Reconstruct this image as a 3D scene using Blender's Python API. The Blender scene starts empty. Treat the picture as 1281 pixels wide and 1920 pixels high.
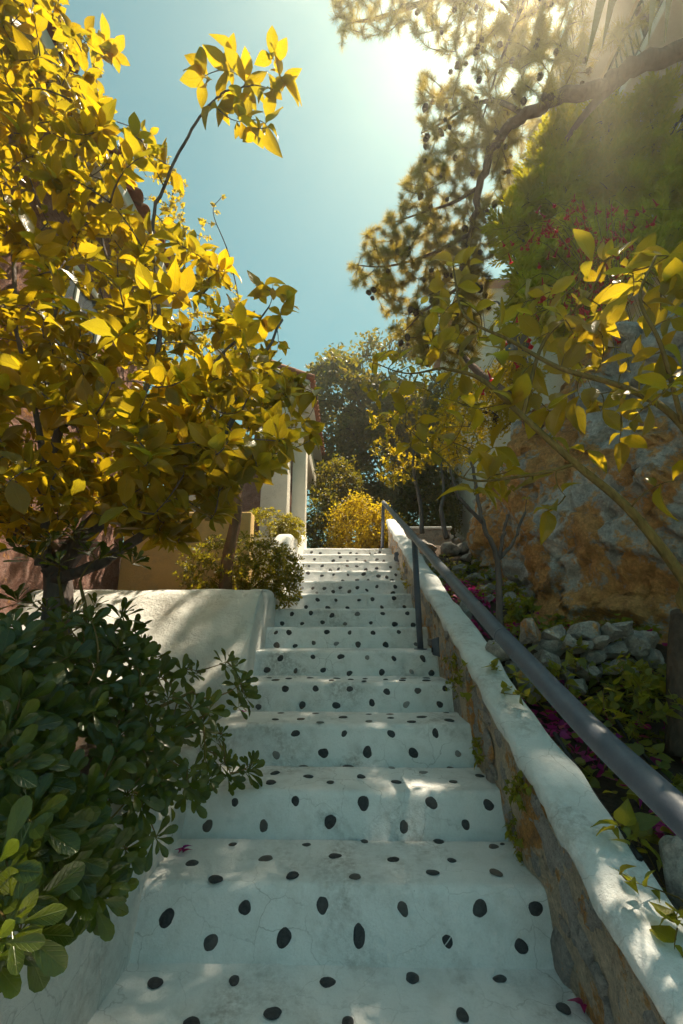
import bpy, bmesh, math, random
import numpy as np
from mathutils import Vector, Matrix, noise

R = math.radians
rng = np.random.default_rng(7)
random.seed(7)
sc = bpy.context.scene
COL = sc.collection

# ------------------------------------------------------------------ camera
FPX = 853.0; PITCH = R(14.94); YAW = R(-1.007)
CAM = Vector((0.032, 0.0, 0.981))
cd = bpy.data.cameras.new('camera'); cam = bpy.data.objects.new('camera', cd); COL.objects.link(cam)
cd.sensor_fit = 'VERTICAL'; cd.sensor_height = 36.0; cd.lens = 16.0
cd.clip_start = 0.02; cd.clip_end = 2000
cam.location = CAM; cam.rotation_euler = (R(90) + PITCH, 0, -YAW)
sc.camera = cam

# ------------------------------------------------------------------ light
SUN_EL, SUN_AZ = R(66), R(44)          # azimuth measured from +Y towards +X
SDIR = Vector((math.sin(SUN_AZ)*math.cos(SUN_EL), math.cos(SUN_AZ)*math.cos(SUN_EL), math.sin(SUN_EL)))
world = bpy.data.worlds.new('World'); sc.world = world; world.use_nodes = True
wn = world.node_tree.nodes; wl = world.node_tree.links
wn.clear()
sky = wn.new('ShaderNodeTexSky'); sky.sky_type = 'NISHITA'; sky.sun_disc = False
sky.sun_elevation = SUN_EL; sky.sun_rotation = SUN_AZ
sky.air_density = 1.0; sky.dust_density = .55; sky.ozone_density = 1.0; sky.altitude = 0
tint = wn.new('ShaderNodeMix'); tint.data_type = 'RGBA'; tint.blend_type = 'MULTIPLY'
tint.inputs[0].default_value = 1.0; tint.inputs[7].default_value = (.57, 1.03, 0.71, 1)
bg = wn.new('ShaderNodeBackground'); bg.inputs['Strength'].default_value = 0.08
wo = wn.new('ShaderNodeOutputWorld')
wl.new(sky.outputs[0], tint.inputs[6]); wl.new(tint.outputs[2], bg.inputs['Color']); wl.new(bg.outputs[0], wo.inputs['Surface'])
sd = bpy.data.lights.new('sun', 'SUN'); sun = bpy.data.objects.new('sun', sd); COL.objects.link(sun)
sd.energy = 5.0; sd.angle = R(0.53); sd.color = (1.0, 0.86, 0.63)
sun.rotation_euler = SDIR.to_track_quat('Z', 'Y').to_euler(); sun.location = (5, 8, 25)
sc.view_settings.view_transform = 'Standard'; sc.view_settings.look = 'None'
sc.view_settings.exposure = 1.15; sc.view_settings.gamma = 1.0
sc.cycles.use_denoising = True
sc.cycles.adaptive_threshold = .03
sc.cycles.max_bounces = 6; sc.cycles.diffuse_bounces = 3; sc.cycles.glossy_bounces = 2
sc.cycles.transmission_bounces = 4; sc.cycles.volume_bounces = 0; sc.cycles.transparent_max_bounces = 4
sc.cycles.sample_clamp_indirect = 6.0
sc.cycles.volume_step_rate = 4.0

# ------------------------------------------------------------------ helpers
def ray(px, py):
    x = (px-640.5)/FPX; u = (960-py)/FPX
    y = math.cos(PITCH)-u*math.sin(PITCH); z = math.sin(PITCH)+u*math.cos(PITCH)
    return Vector((x*math.cos(YAW)+y*math.sin(YAW), -x*math.sin(YAW)+y*math.cos(YAW), z))
def at(px, py, Y=None, X=None, Z=None):
    """world point seen at that spot of the photograph, at a given distance"""
    r = ray(px, py)
    t = (Y/r.y) if Y is not None else ((X-CAM.x)/r.x if X is not None else (Z-CAM.z)/r.z)
    return CAM + r*t
def proj_np(P):
    Q = np.asarray(P, float)-np.array(CAM)
    x = Q[:, 0]*math.cos(YAW)-Q[:, 1]*math.sin(YAW); y = Q[:, 0]*math.sin(YAW)+Q[:, 1]*math.cos(YAW)
    D = y*math.cos(PITCH)+Q[:, 2]*math.sin(PITCH); U = -y*math.sin(PITCH)+Q[:, 2]*math.cos(PITCH)
    D2 = np.where(D < .05, .05, D)
    return 640.5+FPX*x/D2, 960-FPX*U/D2, D
def wpos(o):
    v = Vector((0, 0, 0))
    while o is not None:
        v = v+o.matrix_basis.translation; o = o.parent
    return v
def tag(o, label=None, cat=None, group=None, kind=None):
    if label: o['label'] = label
    if cat: o['category'] = cat
    if group: o['group'] = group
    if kind: o['kind'] = kind
    return o
def empty(name, loc, label, cat, group=None):
    o = bpy.data.objects.new(name, None); COL.objects.link(o); o.location = loc
    o.empty_display_size = .1
    return tag(o, label, cat, group, 'thing')
def add_obj(name, me, parent=None, M=None):
    """links a mesh whose vertices are in world space (or placed by M)"""
    o = bpy.data.objects.new(name, me); COL.objects.link(o)
    if parent is not None: o.parent = parent
    base = Matrix.Translation(-wpos(parent)) if parent is not None else Matrix()
    o.matrix_basis = base @ (M if M is not None else Matrix())
    return o
def make_mesh(name, V, F, mat, smooth=True, uv=None):
    V = np.asarray(V, np.float32).reshape(-1, 3)
    me = bpy.data.meshes.new(name)
    if isinstance(F, tuple):
        lv, lt = F
    else:
        lt = np.array([len(f) for f in F], np.int32); lv = np.fromiter((i for f in F for i in f), np.int32)
    me.vertices.add(len(V)); me.vertices.foreach_set('co', V.ravel())
    me.loops.add(len(lv)); me.loops.foreach_set('vertex_index', lv)
    me.polygons.add(len(lt))
    ls = np.zeros(len(lt), np.int32); ls[1:] = np.cumsum(lt)[:-1]
    me.polygons.foreach_set('loop_start', ls); me.polygons.foreach_set('loop_total', lt)
    if uv is not None:
        ul = me.uv_layers.new(name='UVMap'); ul.data.foreach_set('uv', np.asarray(uv, np.float32)[lv].ravel())
    me.update(calc_edges=True)
    if smooth: me.polygons.foreach_set('use_smooth', np.ones(len(lt), bool))
    if mat: me.materials.append(mat)
    return me
def mesh_obj(name, V, F, mat, parent=None, smooth=True, uv=None):
    return add_obj(name, make_mesh(name, V, F, mat, smooth, uv), parent)
def merge(template, mats):
    """copies of a template (V, F, UV) under (m,3,4) matrices -> V, (loops, totals), UV"""
    V, F, UV = template
    V = np.asarray(V, np.float32); mats = np.asarray(mats, np.float32); m = len(mats); n = len(V)
    W = np.einsum('mij,nj->mni', mats[:, :, :3], V)+mats[:, None, :, 3]
    lt = np.array([len(f) for f in F], np.int32); lv = np.fromiter((i for f in F for i in f), np.int32)
    LV = (lv[None, :]+(np.arange(m, dtype=np.int32)*n)[:, None]).ravel().astype(np.int32)
    return W.reshape(-1, 3), (LV, np.tile(lt, m)), np.tile(np.asarray(UV, np.float32), (m, 1))
def merge_many(parts):
    """join several (V,(lv,lt),UV)"""
    Vs, Ls, Ts, Us, off = [], [], [], [], 0
    for V, (lv, lt), U in parts:
        Vs.append(V); Ls.append(lv+off); Ts.append(lt); Us.append(U); off += len(V)
    return np.concatenate(Vs), (np.concatenate(Ls).astype(np.int32), np.concatenate(Ts)), np.concatenate(Us)
def unit(a):
    a = np.asarray(a, float)
    return a/np.maximum(np.linalg.norm(a, axis=-1, keepdims=True), 1e-9)
def frames(pos, axis, nrm, s):
    x = unit(axis); y = unit(np.cross(nrm, x)); z = np.cross(x, y)
    s = np.broadcast_to(np.asarray(s, float), (len(pos),))
    M = np.zeros((len(pos), 3, 4))
    M[:, :, 0] = x*s[:, None]; M[:, :, 1] = y*s[:, None]; M[:, :, 2] = z*s[:, None]; M[:, :, 3] = pos
    return M
def m4(M34):
    return Matrix([list(map(float, r)) for r in M34]+[[0, 0, 0, 1]])
def fbm(v, o=4, s=1.0):
    return noise.fractal(Vector(v)*s, 1.0, 2.0, o)
def tube(pts, radii, n=8, cap=True):
    """tapered tube along points -> V, F"""
    P = [Vector(p) for p in pts]; V = []; F = []
    up = Vector((0.3, 0.2, 1)).normalized()
    for i, p in enumerate(P):
        d = (P[min(i+1, len(P)-1)]-P[max(i-1, 0)]).normalized()
        if abs(d.dot(up)) > .97: up = Vector((1, .1, 0))
        a = d.cross(up).normalized(); b = a.cross(d)
        for k in range(n):
            t = 2*math.pi*k/n
            V.append(p+(a*math.cos(t)+b*math.sin(t))*radii[i])
    for i in range(len(P)-1):
        for k in range(n):
            k2 = (k+1) % n
            F.append((i*n+k, i*n+k2, (i+1)*n+k2, (i+1)*n+k))
    if cap:
        F.append(tuple(range(n-1, -1, -1))); F.append(tuple(range((len(P)-1)*n, len(P)*n)))
    return [tuple(v) for v in V], F
def tubes(list_of, n=6):
    V = []; F = []
    for pts, rad in list_of:
        v, f = tube(pts, rad, n); o = len(V); V += v; F += [tuple(i+o for i in q) for q in f]
    return V, F
def spline(pts, k=6):
    """Catmull-Rom through points"""
    P = [Vector(p) for p in pts]; Q = [P[0]*2-P[1]]+P+[P[-1]*2-P[-2]]; out = []
    for i in range(1, len(Q)-2):
        a, b, c, d = Q[i-1:i+3]
        for j in range(k):
            t = j/k
            out.append(.5*((2*b)+(c-a)*t+(2*a-5*b+4*c-d)*t*t+(3*b-a-3*c+d)*t**3))
    out.append(P[-1]); return out
def box(x0, x1, y0, y1, z0, z1):
    V = [(x, y, z) for z in (z0, z1) for y in (y0, y1) for x in (x0, x1)]
    return V, [(0, 2, 3, 1), (4, 5, 7, 6), (0, 1, 5, 4), (2, 6, 7, 3), (0, 4, 6, 2), (1, 3, 7, 5)]
def boxes(lst):
    V = []; F = []
    for b in lst:
        v, f = box(*b); o = len(V); V += v; F += [tuple(i+o for i in q) for q in f]
    return V, F
def grid_faces(nu, nv, wrap=False):
    return [(i*nv+j, (i+1)*nv+j, (i+1)*nv+j+1, i*nv+j+1) for i in range(nu-1) for j in range(nv-1)]
def in_poly(x, y, poly):
    c = np.zeros(len(x), bool); n = len(poly)
    for i in range(n):
        x0, y0 = poly[i]; x1, y1 = poly[(i+1) % n]
        if y0 == y1: continue
        m = ((y0 > y) != (y1 > y)) & (x < (x1-x0)*(y-y0)/(y1-y0)+x0)
        c ^= m
    return c
def bevel_obj(o, w=.01, seg=2):
    b = o.modifiers.new('bevel', 'BEVEL'); b.width = w; b.segments = seg; b.limit_method = 'ANGLE'

# ------------------------------------------------------------------ materials
class N:
    """small node builder"""
    def __init__(s, name):
        s.m = bpy.data.materials.new(name); s.m.use_nodes = True
        s.t = s.m.node_tree; s.n = s.t.nodes; s.l = s.t.links
        s.n.clear(); s.out = s.n.new('ShaderNodeOutputMaterial')
        s.tc = s.n.new('ShaderNodeTexCoord')
    def new(s, t, **k):
        q = s.n.new('ShaderNode'+t)
        for a, b in k.items(): setattr(q, a, b)
        return q
    def set(s, q, **k):
        for a, b in k.items():
            inp = q.inputs[a.replace('_', ' ')] if isinstance(a, str) else q.inputs[a]
            if hasattr(b, 'is_output'): s.l.new(b, inp)
            else: inp.default_value = b
        return q
    def pos(s):
        if not hasattr(s, 'geo'): s.geo = s.new('NewGeometry')
        return s.geo.outputs['Position']
    def noise(s, scale, detail=6, rough=.6, dist=0.0, vec=None):
        q = s.new('TexNoise'); s.l.new(vec if vec is not None else s.pos(), q.inputs['Vector'])
        q.inputs['Scale'].default_value = scale; q.inputs['Detail'].default_value = detail
        q.inputs['Roughness'].default_value = rough; q.inputs['Distortion'].default_value = dist
        return q.outputs['Fac']
    def voronoi(s, scale, feature='F1', vec=None, out='Distance'):
        q = s.new('TexVoronoi', feature=feature); s.l.new(vec if vec is not None else s.pos(), q.inputs['Vector'])
        q.inputs['Scale'].default_value = scale
        return q.outputs[out]
    def ramp(s, fac, stops, interp='LINEAR'):
        q = s.new('ValToRGB'); s.l.new(fac, q.inputs[0]); e = q.color_ramp; e.interpolation = interp
        while len(e.elements) < len(stops): e.elements.new(.5)
        for el, (p, c) in zip(e.elements, stops):
            el.position = p; el.color = (c, c, c, 1) if isinstance(c, (int, float)) else (*c, 1)
        return q.outputs[0]
    def mix(s, fac, a, b, mode='MIX'):
        q = s.new('Mix', data_type='RGBA', blend_type=mode)
        for i, v in ((0, fac), (6, a), (7, b)):
            if hasattr(v, 'is_output'): s.l.new(v, q.inputs[i])
            else: q.inputs[i].default_value = v if i == 0 else ((v, v, v, 1) if isinstance(v, (int, float)) else (*v, 1))
        return q.outputs[2]
    def math(s, op, a, b=0.0, c=0.0):
        q = s.new('Math', operation=op)
        for i, v in enumerate((a, b, c)):
            if hasattr(v, 'is_output'): s.l.new(v, q.inputs[i])
            else: q.inputs[i].default_value = v
        return q.outputs[0]
    def bump(s, h, strength=.4, dist=.02, prev=None):
        q = s.new('Bump'); s.l.new(h, q.inputs['Height']); q.inputs['Strength'].default_value = strength
        q.inputs['Distance'].default_value = dist
        if prev is not None: s.l.new(prev, q.inputs['Normal'])
        return q.outputs[0]
    def bsdf(s, color, rough=.8, normal=None, spec=.3, metal=0.0):
        q = s.new('BsdfPrincipled')
        for key, v in (('Base Color', color), ('Roughness', rough), ('Specular IOR Level', spec), ('Metallic', metal)):
            if hasattr(v, 'is_output'): s.l.new(v, q.inputs[key])
            else: q.inputs[key].default_value = (*v, 1) if isinstance(v, tuple) else v
        if normal is not None: s.l.new(normal, q.inputs['Normal'])
        return q.outputs[0]
    def done(s, sh):
        s.l.new(sh, s.out.inputs['Surface']); return s.m

def mat_plaster(name, col=(.80, .80, .78), dirt=.5, rough_amp=.5):
    b = N(name)
    big = b.noise(1.7, 5, .55); fine = b.noise(60, 6, .7); mid = b.noise(9, 6, .65)
    c = b.mix(b.ramp(big, [(.35, 0.0), (.7, 1.0)]), col, tuple(x*.86 for x in col))
    c = b.mix(b.ramp(mid, [(.50, 0.0), (.8, .45*dirt)]), c, (.40, .38, .34))
    c = b.mix(b.math('MULTIPLY', b.ramp(b.noise(170, 3, .7), [(.5, 0.0), (.7, 1.0)]), .22*dirt), c, tuple(x*.55 for x in col))
    smear = b.math('MULTIPLY', b.ramp(b.noise(2.6, 5, .6, .6), [(.50, 0.0), (.64, 1.0)]), b.ramp(b.noise(38, 5, .75), [(.38, 0.0), (.62, 1.0)]))
    c = b.mix(b.math('MULTIPLY', smear, .55*dirt), c, (.20, .175, .15))
    w = b.new('VectorMath', operation='ADD'); b.l.new(b.pos(), w.inputs[0])
    nn = b.new('TexNoise'); b.l.new(b.pos(), nn.inputs['Vector']); nn.inputs['Scale'].default_value = 7; nn.inputs['Detail'].default_value = 5
    sc_ = b.new('VectorMath', operation='SCALE'); b.l.new(nn.outputs['Color'], sc_.inputs[0]); sc_.inputs['Scale'].default_value = .16
    b.l.new(sc_.outputs[0], w.inputs[1])
    crack = b.voronoi(5.5, 'DISTANCE_TO_EDGE', w.outputs[0])
    cm = b.math('MULTIPLY', b.ramp(crack, [(.0, 1.0), (.012, 0.0)]), b.ramp(b.noise(2.1, 3, .5), [(.45, 0.0), (.6, 1.0)]))
    c = b.mix(b.math('MULTIPLY', cm, .6*dirt), c, (.22, .21, .2))
    speck = b.ramp(b.voronoi(34), [(.0, 1.0), (.07, 0.0)])
    c = b.mix(b.math('MULTIPLY', b.math('MULTIPLY', speck, b.ramp(b.noise(5), [(.58, 0.0), (.62, 1.0)])), dirt), c, (.12, .10, .09))
    h = b.math('ADD', b.math('MULTIPLY', mid, .7), b.math('MULTIPLY', fine, .3))
    nb = b.bump(h, .8*rough_amp, .04)
    nb = b.bump(b.noise(150, 4, .7), .6*rough_amp, .008, nb)
    return b.done(b.bsdf(c, .85, nb, .2))

def mat_leaf(name, cols, trans, tf=.42, rough=.38, vein=.35, rib=(.30, .28, .06), spec=.45):
    b = N(name)
    gi = b.new('NewGeometry'); oi = b.new('ObjectInfo')
    r = b.math('FRACT', b.math('ADD', gi.outputs['Random Per Island'], oi.outputs['Random']))
    k = len(cols)
    c = b.ramp(r, [(i/(k-1), cols[i]) for i in range(k)])
    r2 = b.math('FRACT', b.math('MULTIPLY', r, 7.31))
    t = b.ramp(r2, [(0.0, trans[0]), (1.0, trans[1])])
    sp = b.new('SeparateXYZ'); b.l.new(b.tc.outputs['UV'], sp.inputs[0])
    v = b.math('ABSOLUTE', b.math('SUBTRACT', sp.outputs[1], .5))
    ribm = b.ramp(v, [(.0, 1.0), (.045, 0.0)])
    ph = b.math('SUBTRACT', b.math('MULTIPLY', sp.outputs[0], 9.0), b.math('MULTIPLY', v, 5.0))
    vm = b.ramp(b.math('ABSOLUTE', b.math('SUBTRACT', b.math('FRACT', ph), .5)), [(.0, 1.0), (.14, 0.0)])
    m = b.math('MULTIPLY', b.math('MAXIMUM', ribm, b.math('MULTIPLY', vm, .45)), vein)
    blot = b.ramp(b.noise(45, 3, .6), [(.35, .8), (.7, 1.1)])
    c = b.mix(1.0, c, blot, 'MULTIPLY')
    c = b.mix(m, c, rib)
    t = b.mix(b.math('MULTIPLY', m, .5), t, tuple(x*.55 for x in trans[0]))
    nb = b.bump(b.math('SUBTRACT', b.noise(26, 3, .5), b.math('MULTIPLY', m, .7)), .35, .01)
    p = b.bsdf(c, rough, nb, spec)
    tr = b.new('BsdfTranslucent'); b.l.new(t, tr.inputs[0]); b.l.new(nb, tr.inputs[1])
    mx = b.new('MixShader'); mx.inputs[0].default_value = tf
    b.l.new(p, mx.inputs[1]); b.l.new(tr.outputs[0], mx.inputs[2])
    return b.done(mx.outputs[0])

def mat_bark(name, c1, c2, scale=18):
    b = N(name)
    mp = b.new('Mapping'); b.l.new(b.pos(), mp.inputs[0]); mp.inputs['Scale'].default_value = (1, 1, .35)
    n1 = b.noise(scale, 6, .65, .4, mp.outputs[0]); n2 = b.voronoi(scale*2.2, 'F1', mp.outputs[0])
    c = b.mix(b.ramp(n1, [(.3, 0.0), (.7, 1.0)]), c1, c2)
    h = b.math('ADD', n1, b.math('MULTIPLY', n2, .6))
    return b.done(b.bsdf(c, .9, b.bump(h, .8, .02), .15))

def mat_rock(name, base=((.17, .165, .17), (.36, .35, .35), (.52, .5, .49)), ochre=.5, scale=1.0, bump=.9):
    b = N(name)
    oi = b.new('ObjectInfo')
    ad = b.new('VectorMath', operation='ADD'); b.l.new(b.pos(), ad.inputs[0])
    cb = b.new('CombineXYZ'); b.l.new(b.math('MULTIPLY', oi.outputs['Random'], 7.0), cb.inputs[0]); b.l.new(cb.outputs[0], ad.inputs[1])
    v = ad.outputs[0]
    n1 = b.noise(3.2*scale, 10, .68, .5, v); n2 = b.noise(13*scale, 8, .72, .2, v); n3 = b.noise(1.1*scale, 5, .6, .8, v)
    c = b.ramp(b.math('ADD', b.math('MULTIPLY', n1, .55), b.math('MULTIPLY', n2, .45)), [(.32, base[0]), (.5, base[1]), (.68, base[2])])
    och = b.ramp(b.math('ADD', b.math('MULTIPLY', n3, .7), b.math('MULTIPLY', n2, .3)), [(.62-.2*ochre, 0.0), (.66-.2*ochre, 1.0)])
    oc = b.ramp(n2, [(.3, (.42, .17, .05)), (.6, (.72, .36, .11)), (.8, (.80, .54, .28))])
    c = b.mix(b.math('MULTIPLY', och, .92 if ochre > 0 else 0.0), c, oc)
    dk = b.ramp(b.noise(2.3*scale, 7, .7, 1.2, v), [(.36, 1.0), (.45, 0.0)])
    c = b.mix(b.math('MULTIPLY', dk, .45), c, (.09, .085, .09))
    red = b.ramp(b.noise(5*scale, 5, .6, .3, v), [(.66, 0.0), (.74, 1.0)])
    c = b.mix(b.math('MULTIPLY', red, .5), c, (.26, .10, .06))
    pit = b.ramp(b.voronoi(30*scale, 'F1', v), [(.0, 0.0), (.3, 1.0)])
    n4 = b.noise(38*scale, 8, .75, 0.0, v)
    c = b.mix(1.0, c, b.ramp(n4, [(.3, .62), (.7, 1.30)]), 'MULTIPLY')
    h = b.math('ADD', b.math('ADD', n1, b.math('MULTIPLY', n2, .55)), b.math('ADD', b.math('MULTIPLY', pit, .12), b.math('MULTIPLY', n4, .25)))
    nb = b.bump(h, bump, .06)
    nb = b.bump(b.noise(70*scale, 5, .7, 0, v), .5, .008, nb)
    return b.done(b.bsdf(c, .92, nb, .15))

def mat_simple(name, col, rough=.6, var=.2, scale=20, bump=.15, spec=.3, metal=0.0):
    b = N(name)
    n = b.noise(scale, 6, .65)
    c = b.mix(b.ramp(n, [(.3, 0.0), (.75, 1.0)]), col, tuple(x*(1-var) for x in col))
    return b.done(b.bsdf(c, rough, b.bump(b.noise(scale*3, 5, .6), bump, .01), spec, metal))

M_PLASTER = mat_plaster('plaster_white', (.80, .80, .78), .7, .8)
M_STEP = mat_plaster('plaster_steps', (.83, .83, .84), 1.0, .55)
M_CAP = mat_plaster('plaster_cap', (.80, .82, .84), .8, .7)
def mat_pebble():
    b = N('pebble_slate'); oi = b.new('ObjectInfo')
    c = b.ramp(oi.outputs['Random'], [(0, (.018, .019, .023)), (.55, (.035, .036, .042)), (.82, (.07, .065, .065)), (.93, (.13, .095, .08)), (1, (.30, .30, .31))])
    n = b.noise(90, 5, .7); c = b.mix(b.ramp(n, [(.4, 0.0), (.75, .35)]), c, (.16, .16, .17))
    return b.done(b.bsdf(c, .62, b.bump(n, .5, .006), .3))
M_PEBBLE = mat_pebble()
def mat_pebble_vein():
    b = N('pebble_veined')
    sp = b.new('SeparateXYZ'); b.l.new(b.tc.outputs['Generated'], sp.inputs[0])
    d = b.math('ABSOLUTE', b.math('SUBTRACT', b.math('ADD', b.math('MULTIPLY', sp.outputs[0], .8), b.math('MULTIPLY', sp.outputs[1], .6)), .72))
    c = b.mix(b.ramp(d, [(.03, 1.0), (.06, 0.0)]), (.03, .03, .036), (.5, .5, .5))
    return b.done(b.bsdf(c, .6))
M_PEBBLE_VEIN = mat_pebble_vein()
def mat_rail():
    b = N('rail_paint')
    n = b.noise(14, 6, .7); f = b.noise(120, 4, .7)
    c = b.mix(b.ramp(n, [(.35, 0.0), (.7, 1.0)]), (.070, .082, .115), (.105, .118, .155))
    c = b.mix(b.ramp(b.noise(55, 6, .8), [(.70, 0.0), (.74, .6)]), c, (.33, .33, .34))
    return b.done(b.bsdf(c, b.ramp(f, [(.3, .38), (.7, .55)]), b.bump(f, .12, .004), .45))
M_RAIL = mat_rail()
M_CLIFF = mat_rock('cliff_rock', ((.27, .25, .245), (.55, .52, .51), (.80, .77, .74)), .70, 1.15, 1.0)
M_ROCK = mat_rock('loose_rock', ((.24, .215, .21), (.46, .42, .40), (.68, .63, .60)), .22, 2.2, .8)
M_WSTONE = mat_rock('wall_stone', ((.28, .25, .24), (.50, .45, .43), (.70, .64, .60)), .36, 3.0, .9)
M_MORTAR = mat_rock('wall_mortar', ((.50, .41, .33), (.72, .58, .45), (.82, .70, .56)), .50, 2.4, 1.0)
M_SOIL = mat_rock('soil', ((.045, .033, .025), (.09, .065, .048), (.15, .11, .08)), .05, 4.0, .8)
M_PINK = mat_rock('pink_roughcast', ((.26, .12, .09), (.42, .23, .19), (.58, .40, .36)), .1, 3.5, 1.0)
M_OCHRE = mat_plaster('plaster_ochre', (.78, .52, .22), .5, .5)
M_CREAM = mat_plaster('plaster_cream', (.80, .76, .68), .4, .4)
M_BEIGE = mat_plaster('plaster_beige', (.66, .54, .42), .4, .3)
M_TERRA = mat_simple('terracotta', (.42, .17, .09), .8, .45, 14, .3)
M_WHITEWOOD = mat_simple('painted_wood_white', (.74, .73, .69), .55, .1)
M_DARKMETAL = mat_simple('dark_metal', (.03, .033, .04), .45, .2)
M_BLUEPIPE = mat_simple('blue_painted_metal', (.10, .16, .27), .45, .2)
M_HOSE = mat_simple('black_hose', (.015, .016, .02), .45, .3, 30)
M_BARK_DARK = mat_bark('bark_dark', (.05, .035, .028), (.12, .085, .065))
M_BARK_GREY = mat_bark('bark_grey', (.10, .085, .085), (.20, .16, .15))
M_BARK_PINE = mat_bark('bark_pine', (.11, .06, .045), (.23, .14, .11), 12)
M_BARK_GREEN = mat_bark('bark_olive', (.14, .10, .035), (.26, .18, .06), 25)
M_BARK_TAN = mat_bark('bark_tan', (.16, .085, .05), (.30, .18, .11), 14)
def mat_glass():
    b = N('window_glass'); return b.done(b.bsdf((.05, .06, .07), .08, None, .8))
M_GLASS = mat_glass()

# ------------------------------------------------------------------ terrain
STEP_Y = [1.720, 2.125, 2.535, 2.945, 3.365, 3.778, 4.190, 4.591, 4.993, 5.394, 5.793, 6.188, 6.587]
STEP_H = [.190, .153, .186, .162, .170, .167, .172, .169, .172, .165, .168, .166, .155]
STEP_Z = [0.0]+list(np.cumsum(STEP_H))          # level of the tread below riser k
SW = .65                                         # half width of the flight
BAT = .060                                       # set back of a riser over its height
def cap_z(y): return -.158+.404*y
def bank_z(y): return float(np.interp(y, [-3, .6, 1.3, 2.50, 2.66, 3.5, 3.66, 4.6, 5.0, 6.5, 9, 60], [-.1, -.05, .18, .60, .90, .98, 1.18, 1.42, 1.62, 2.2, 2.5, 6]))
def left_z(y): return float(np.interp(y, [-3, 2.9, 3.35, 3.5, 5.0, 5.15, 6.6, 9, 60], [.40, .42, .42, 1.20, 1.22, 1.85, 2.05, 2.15, 5]))
def mid_z(y): return float(np.interp(y, [-40, 1.6, 6.7, 12, 60], [-.25, -.25, 1.95, 2.3, 5]))
def ground_z(x, y):
    if x < -.72: z = left_z(y)
    elif x > .84: z = bank_z(y)
    elif y > 7.2: z = mid_z(y)+.12
    else: z = mid_z(y)-.25
    if x > 3.0: z += min((x-3.0)*.6, 2.0)
    return z
gx = np.concatenate([[-70, -45, -30, -22, -15, -8], np.arange(-5, 5.01, .125), [8, 15, 22, 30, 45, 70]])
gy = np.concatenate([[-70, -40, -25, -10, -5], np.arange(-3, 9.01, .12), [10, 11, 12, 14, 18, 25, 40, 55, 70, 90]])
V = [(x, y, ground_z(x, y)+.025*fbm((x*3, y*3, 0), 4)) for x in gx for y in gy]
ground = mesh_obj('ground', V, grid_faces(len(gx), len(gy)), M_SOIL); tag(ground, kind='structure')

# ------------------------------------------------------------------ staircase
stairs = empty('staircase', (0, 1.72, 0), 'white plastered outdoor staircase studded with dark pebbles climbing between the walls', 'staircase')
def step_profile(k):
    """(y,z) points: riser of step k up, rounded nose, tread to the foot of the next riser"""
    y0, z0, z1 = STEP_Y[k], STEP_Z[k], STEP_Z[k+1]
    yn = STEP_Y[k+1] if k < 12 else STEP_Y[12]+1.6
    r = .035
    pts = []
    yb, yt = y0-BAT*.5, y0+BAT*.5
    for i in range(8):
        t = i/7; z = z0-.012+(z1-r-z0+.012)*t
        pts.append((yb+(yt-yb)*((z-z0)/(z1-z0)), z))
    for i in range(1, 7):
        a = math.pi/2*i/6
        pts.append((yt-.012+r*(1-math.cos(a))+.0, z1-r+r*math.sin(a)))
    for i in range(1, 10):
        t = i/9; pts.append((yt+r+(yn-BAT*.5-.002-yt-r)*t, z1+(.009*t if i < 9 else -.007)))
    return pts
def wob(x, y, z):
    return (.007*fbm((x*2.1, y*2.1, z*2.1), 3)+.0022*fbm((x*11, y*11, z*11+5), 3))
steps = []
NX = 44
def sheet(profile, x0=-SW-.03, x1=SW+.03):
    V = []
    for i in range(NX):
        x = x0+(x1-x0)*i/(NX-1)
        for (y, z) in profile:
            d = wob(x, y, z)
            V.append((x, y-d*.8+.012*fbm((x*1.3, y*.4, 9), 2), z+d*.8))
    return V
land = [(-2.5+.18*i, 0.0) for i in range(24)]
land = [p for p in land if p[0] < 1.6]+[(1.64, .002), (STEP_Y[0]-BAT*.5+.004, .006)]
lo = mesh_obj('landing', sheet(land, -SW-.1, SW+.1), grid_faces(NX, len(land)), M_STEP, stairs)
steps.append(lo)
for k in range(13):
    pr = step_profile(k)
    o = mesh_obj('step', sheet(pr), grid_faces(NX, len(pr)), M_STEP, stairs)
    steps.append(o)

# pebbles: where they sit in the plaster
def c4(L): return [(260+.6245*x, 1420+.6245*y) for x, y in L]
def c5(L): return [(480+.2966*x, 1020+.2966*y) for x, y in L]
PEB_T = {0: c4([(50, 680), (287, 670), (567, 672), (822, 663), (1085, 666), (402, 767), (629, 795), (972, 772), (1275, 750), (160, 800)]),
 1: c4([(282, 261), (161, 315), (506, 262), (382, 303), (589, 296), (677, 252), (765, 305), (902, 255), (940, 310), (1067, 270), (1093, 262), (231, 364), (462, 354), (650, 356), (883, 346), (1073, 346)]),
 2: c4([(410, 48), (356, 32), (495, 28), (510, 58), (397, 75), (576, 75), (630, 28), (668, 58), (760, 33), (774, 72), (855, 45), (937, 32), (945, 72), (1024, 57)]),
 3: c5([(158, 1070), (377, 1075), (123, 1105), (283, 1105), (405, 1123), (553, 1095), (711, 1074), (715, 1117), (852, 1073), (852, 1095), (985, 1120), (1050, 1093), (1202, 1072), (1223, 1117)]),
 4: c5([(85, 848), (125, 860), (208, 853), (342, 848), (478, 862), (511, 850), (600, 856), (690, 852), (683, 866), (820, 856), (932, 852), (925, 862), (1077, 850), (1077, 862)])}
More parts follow.
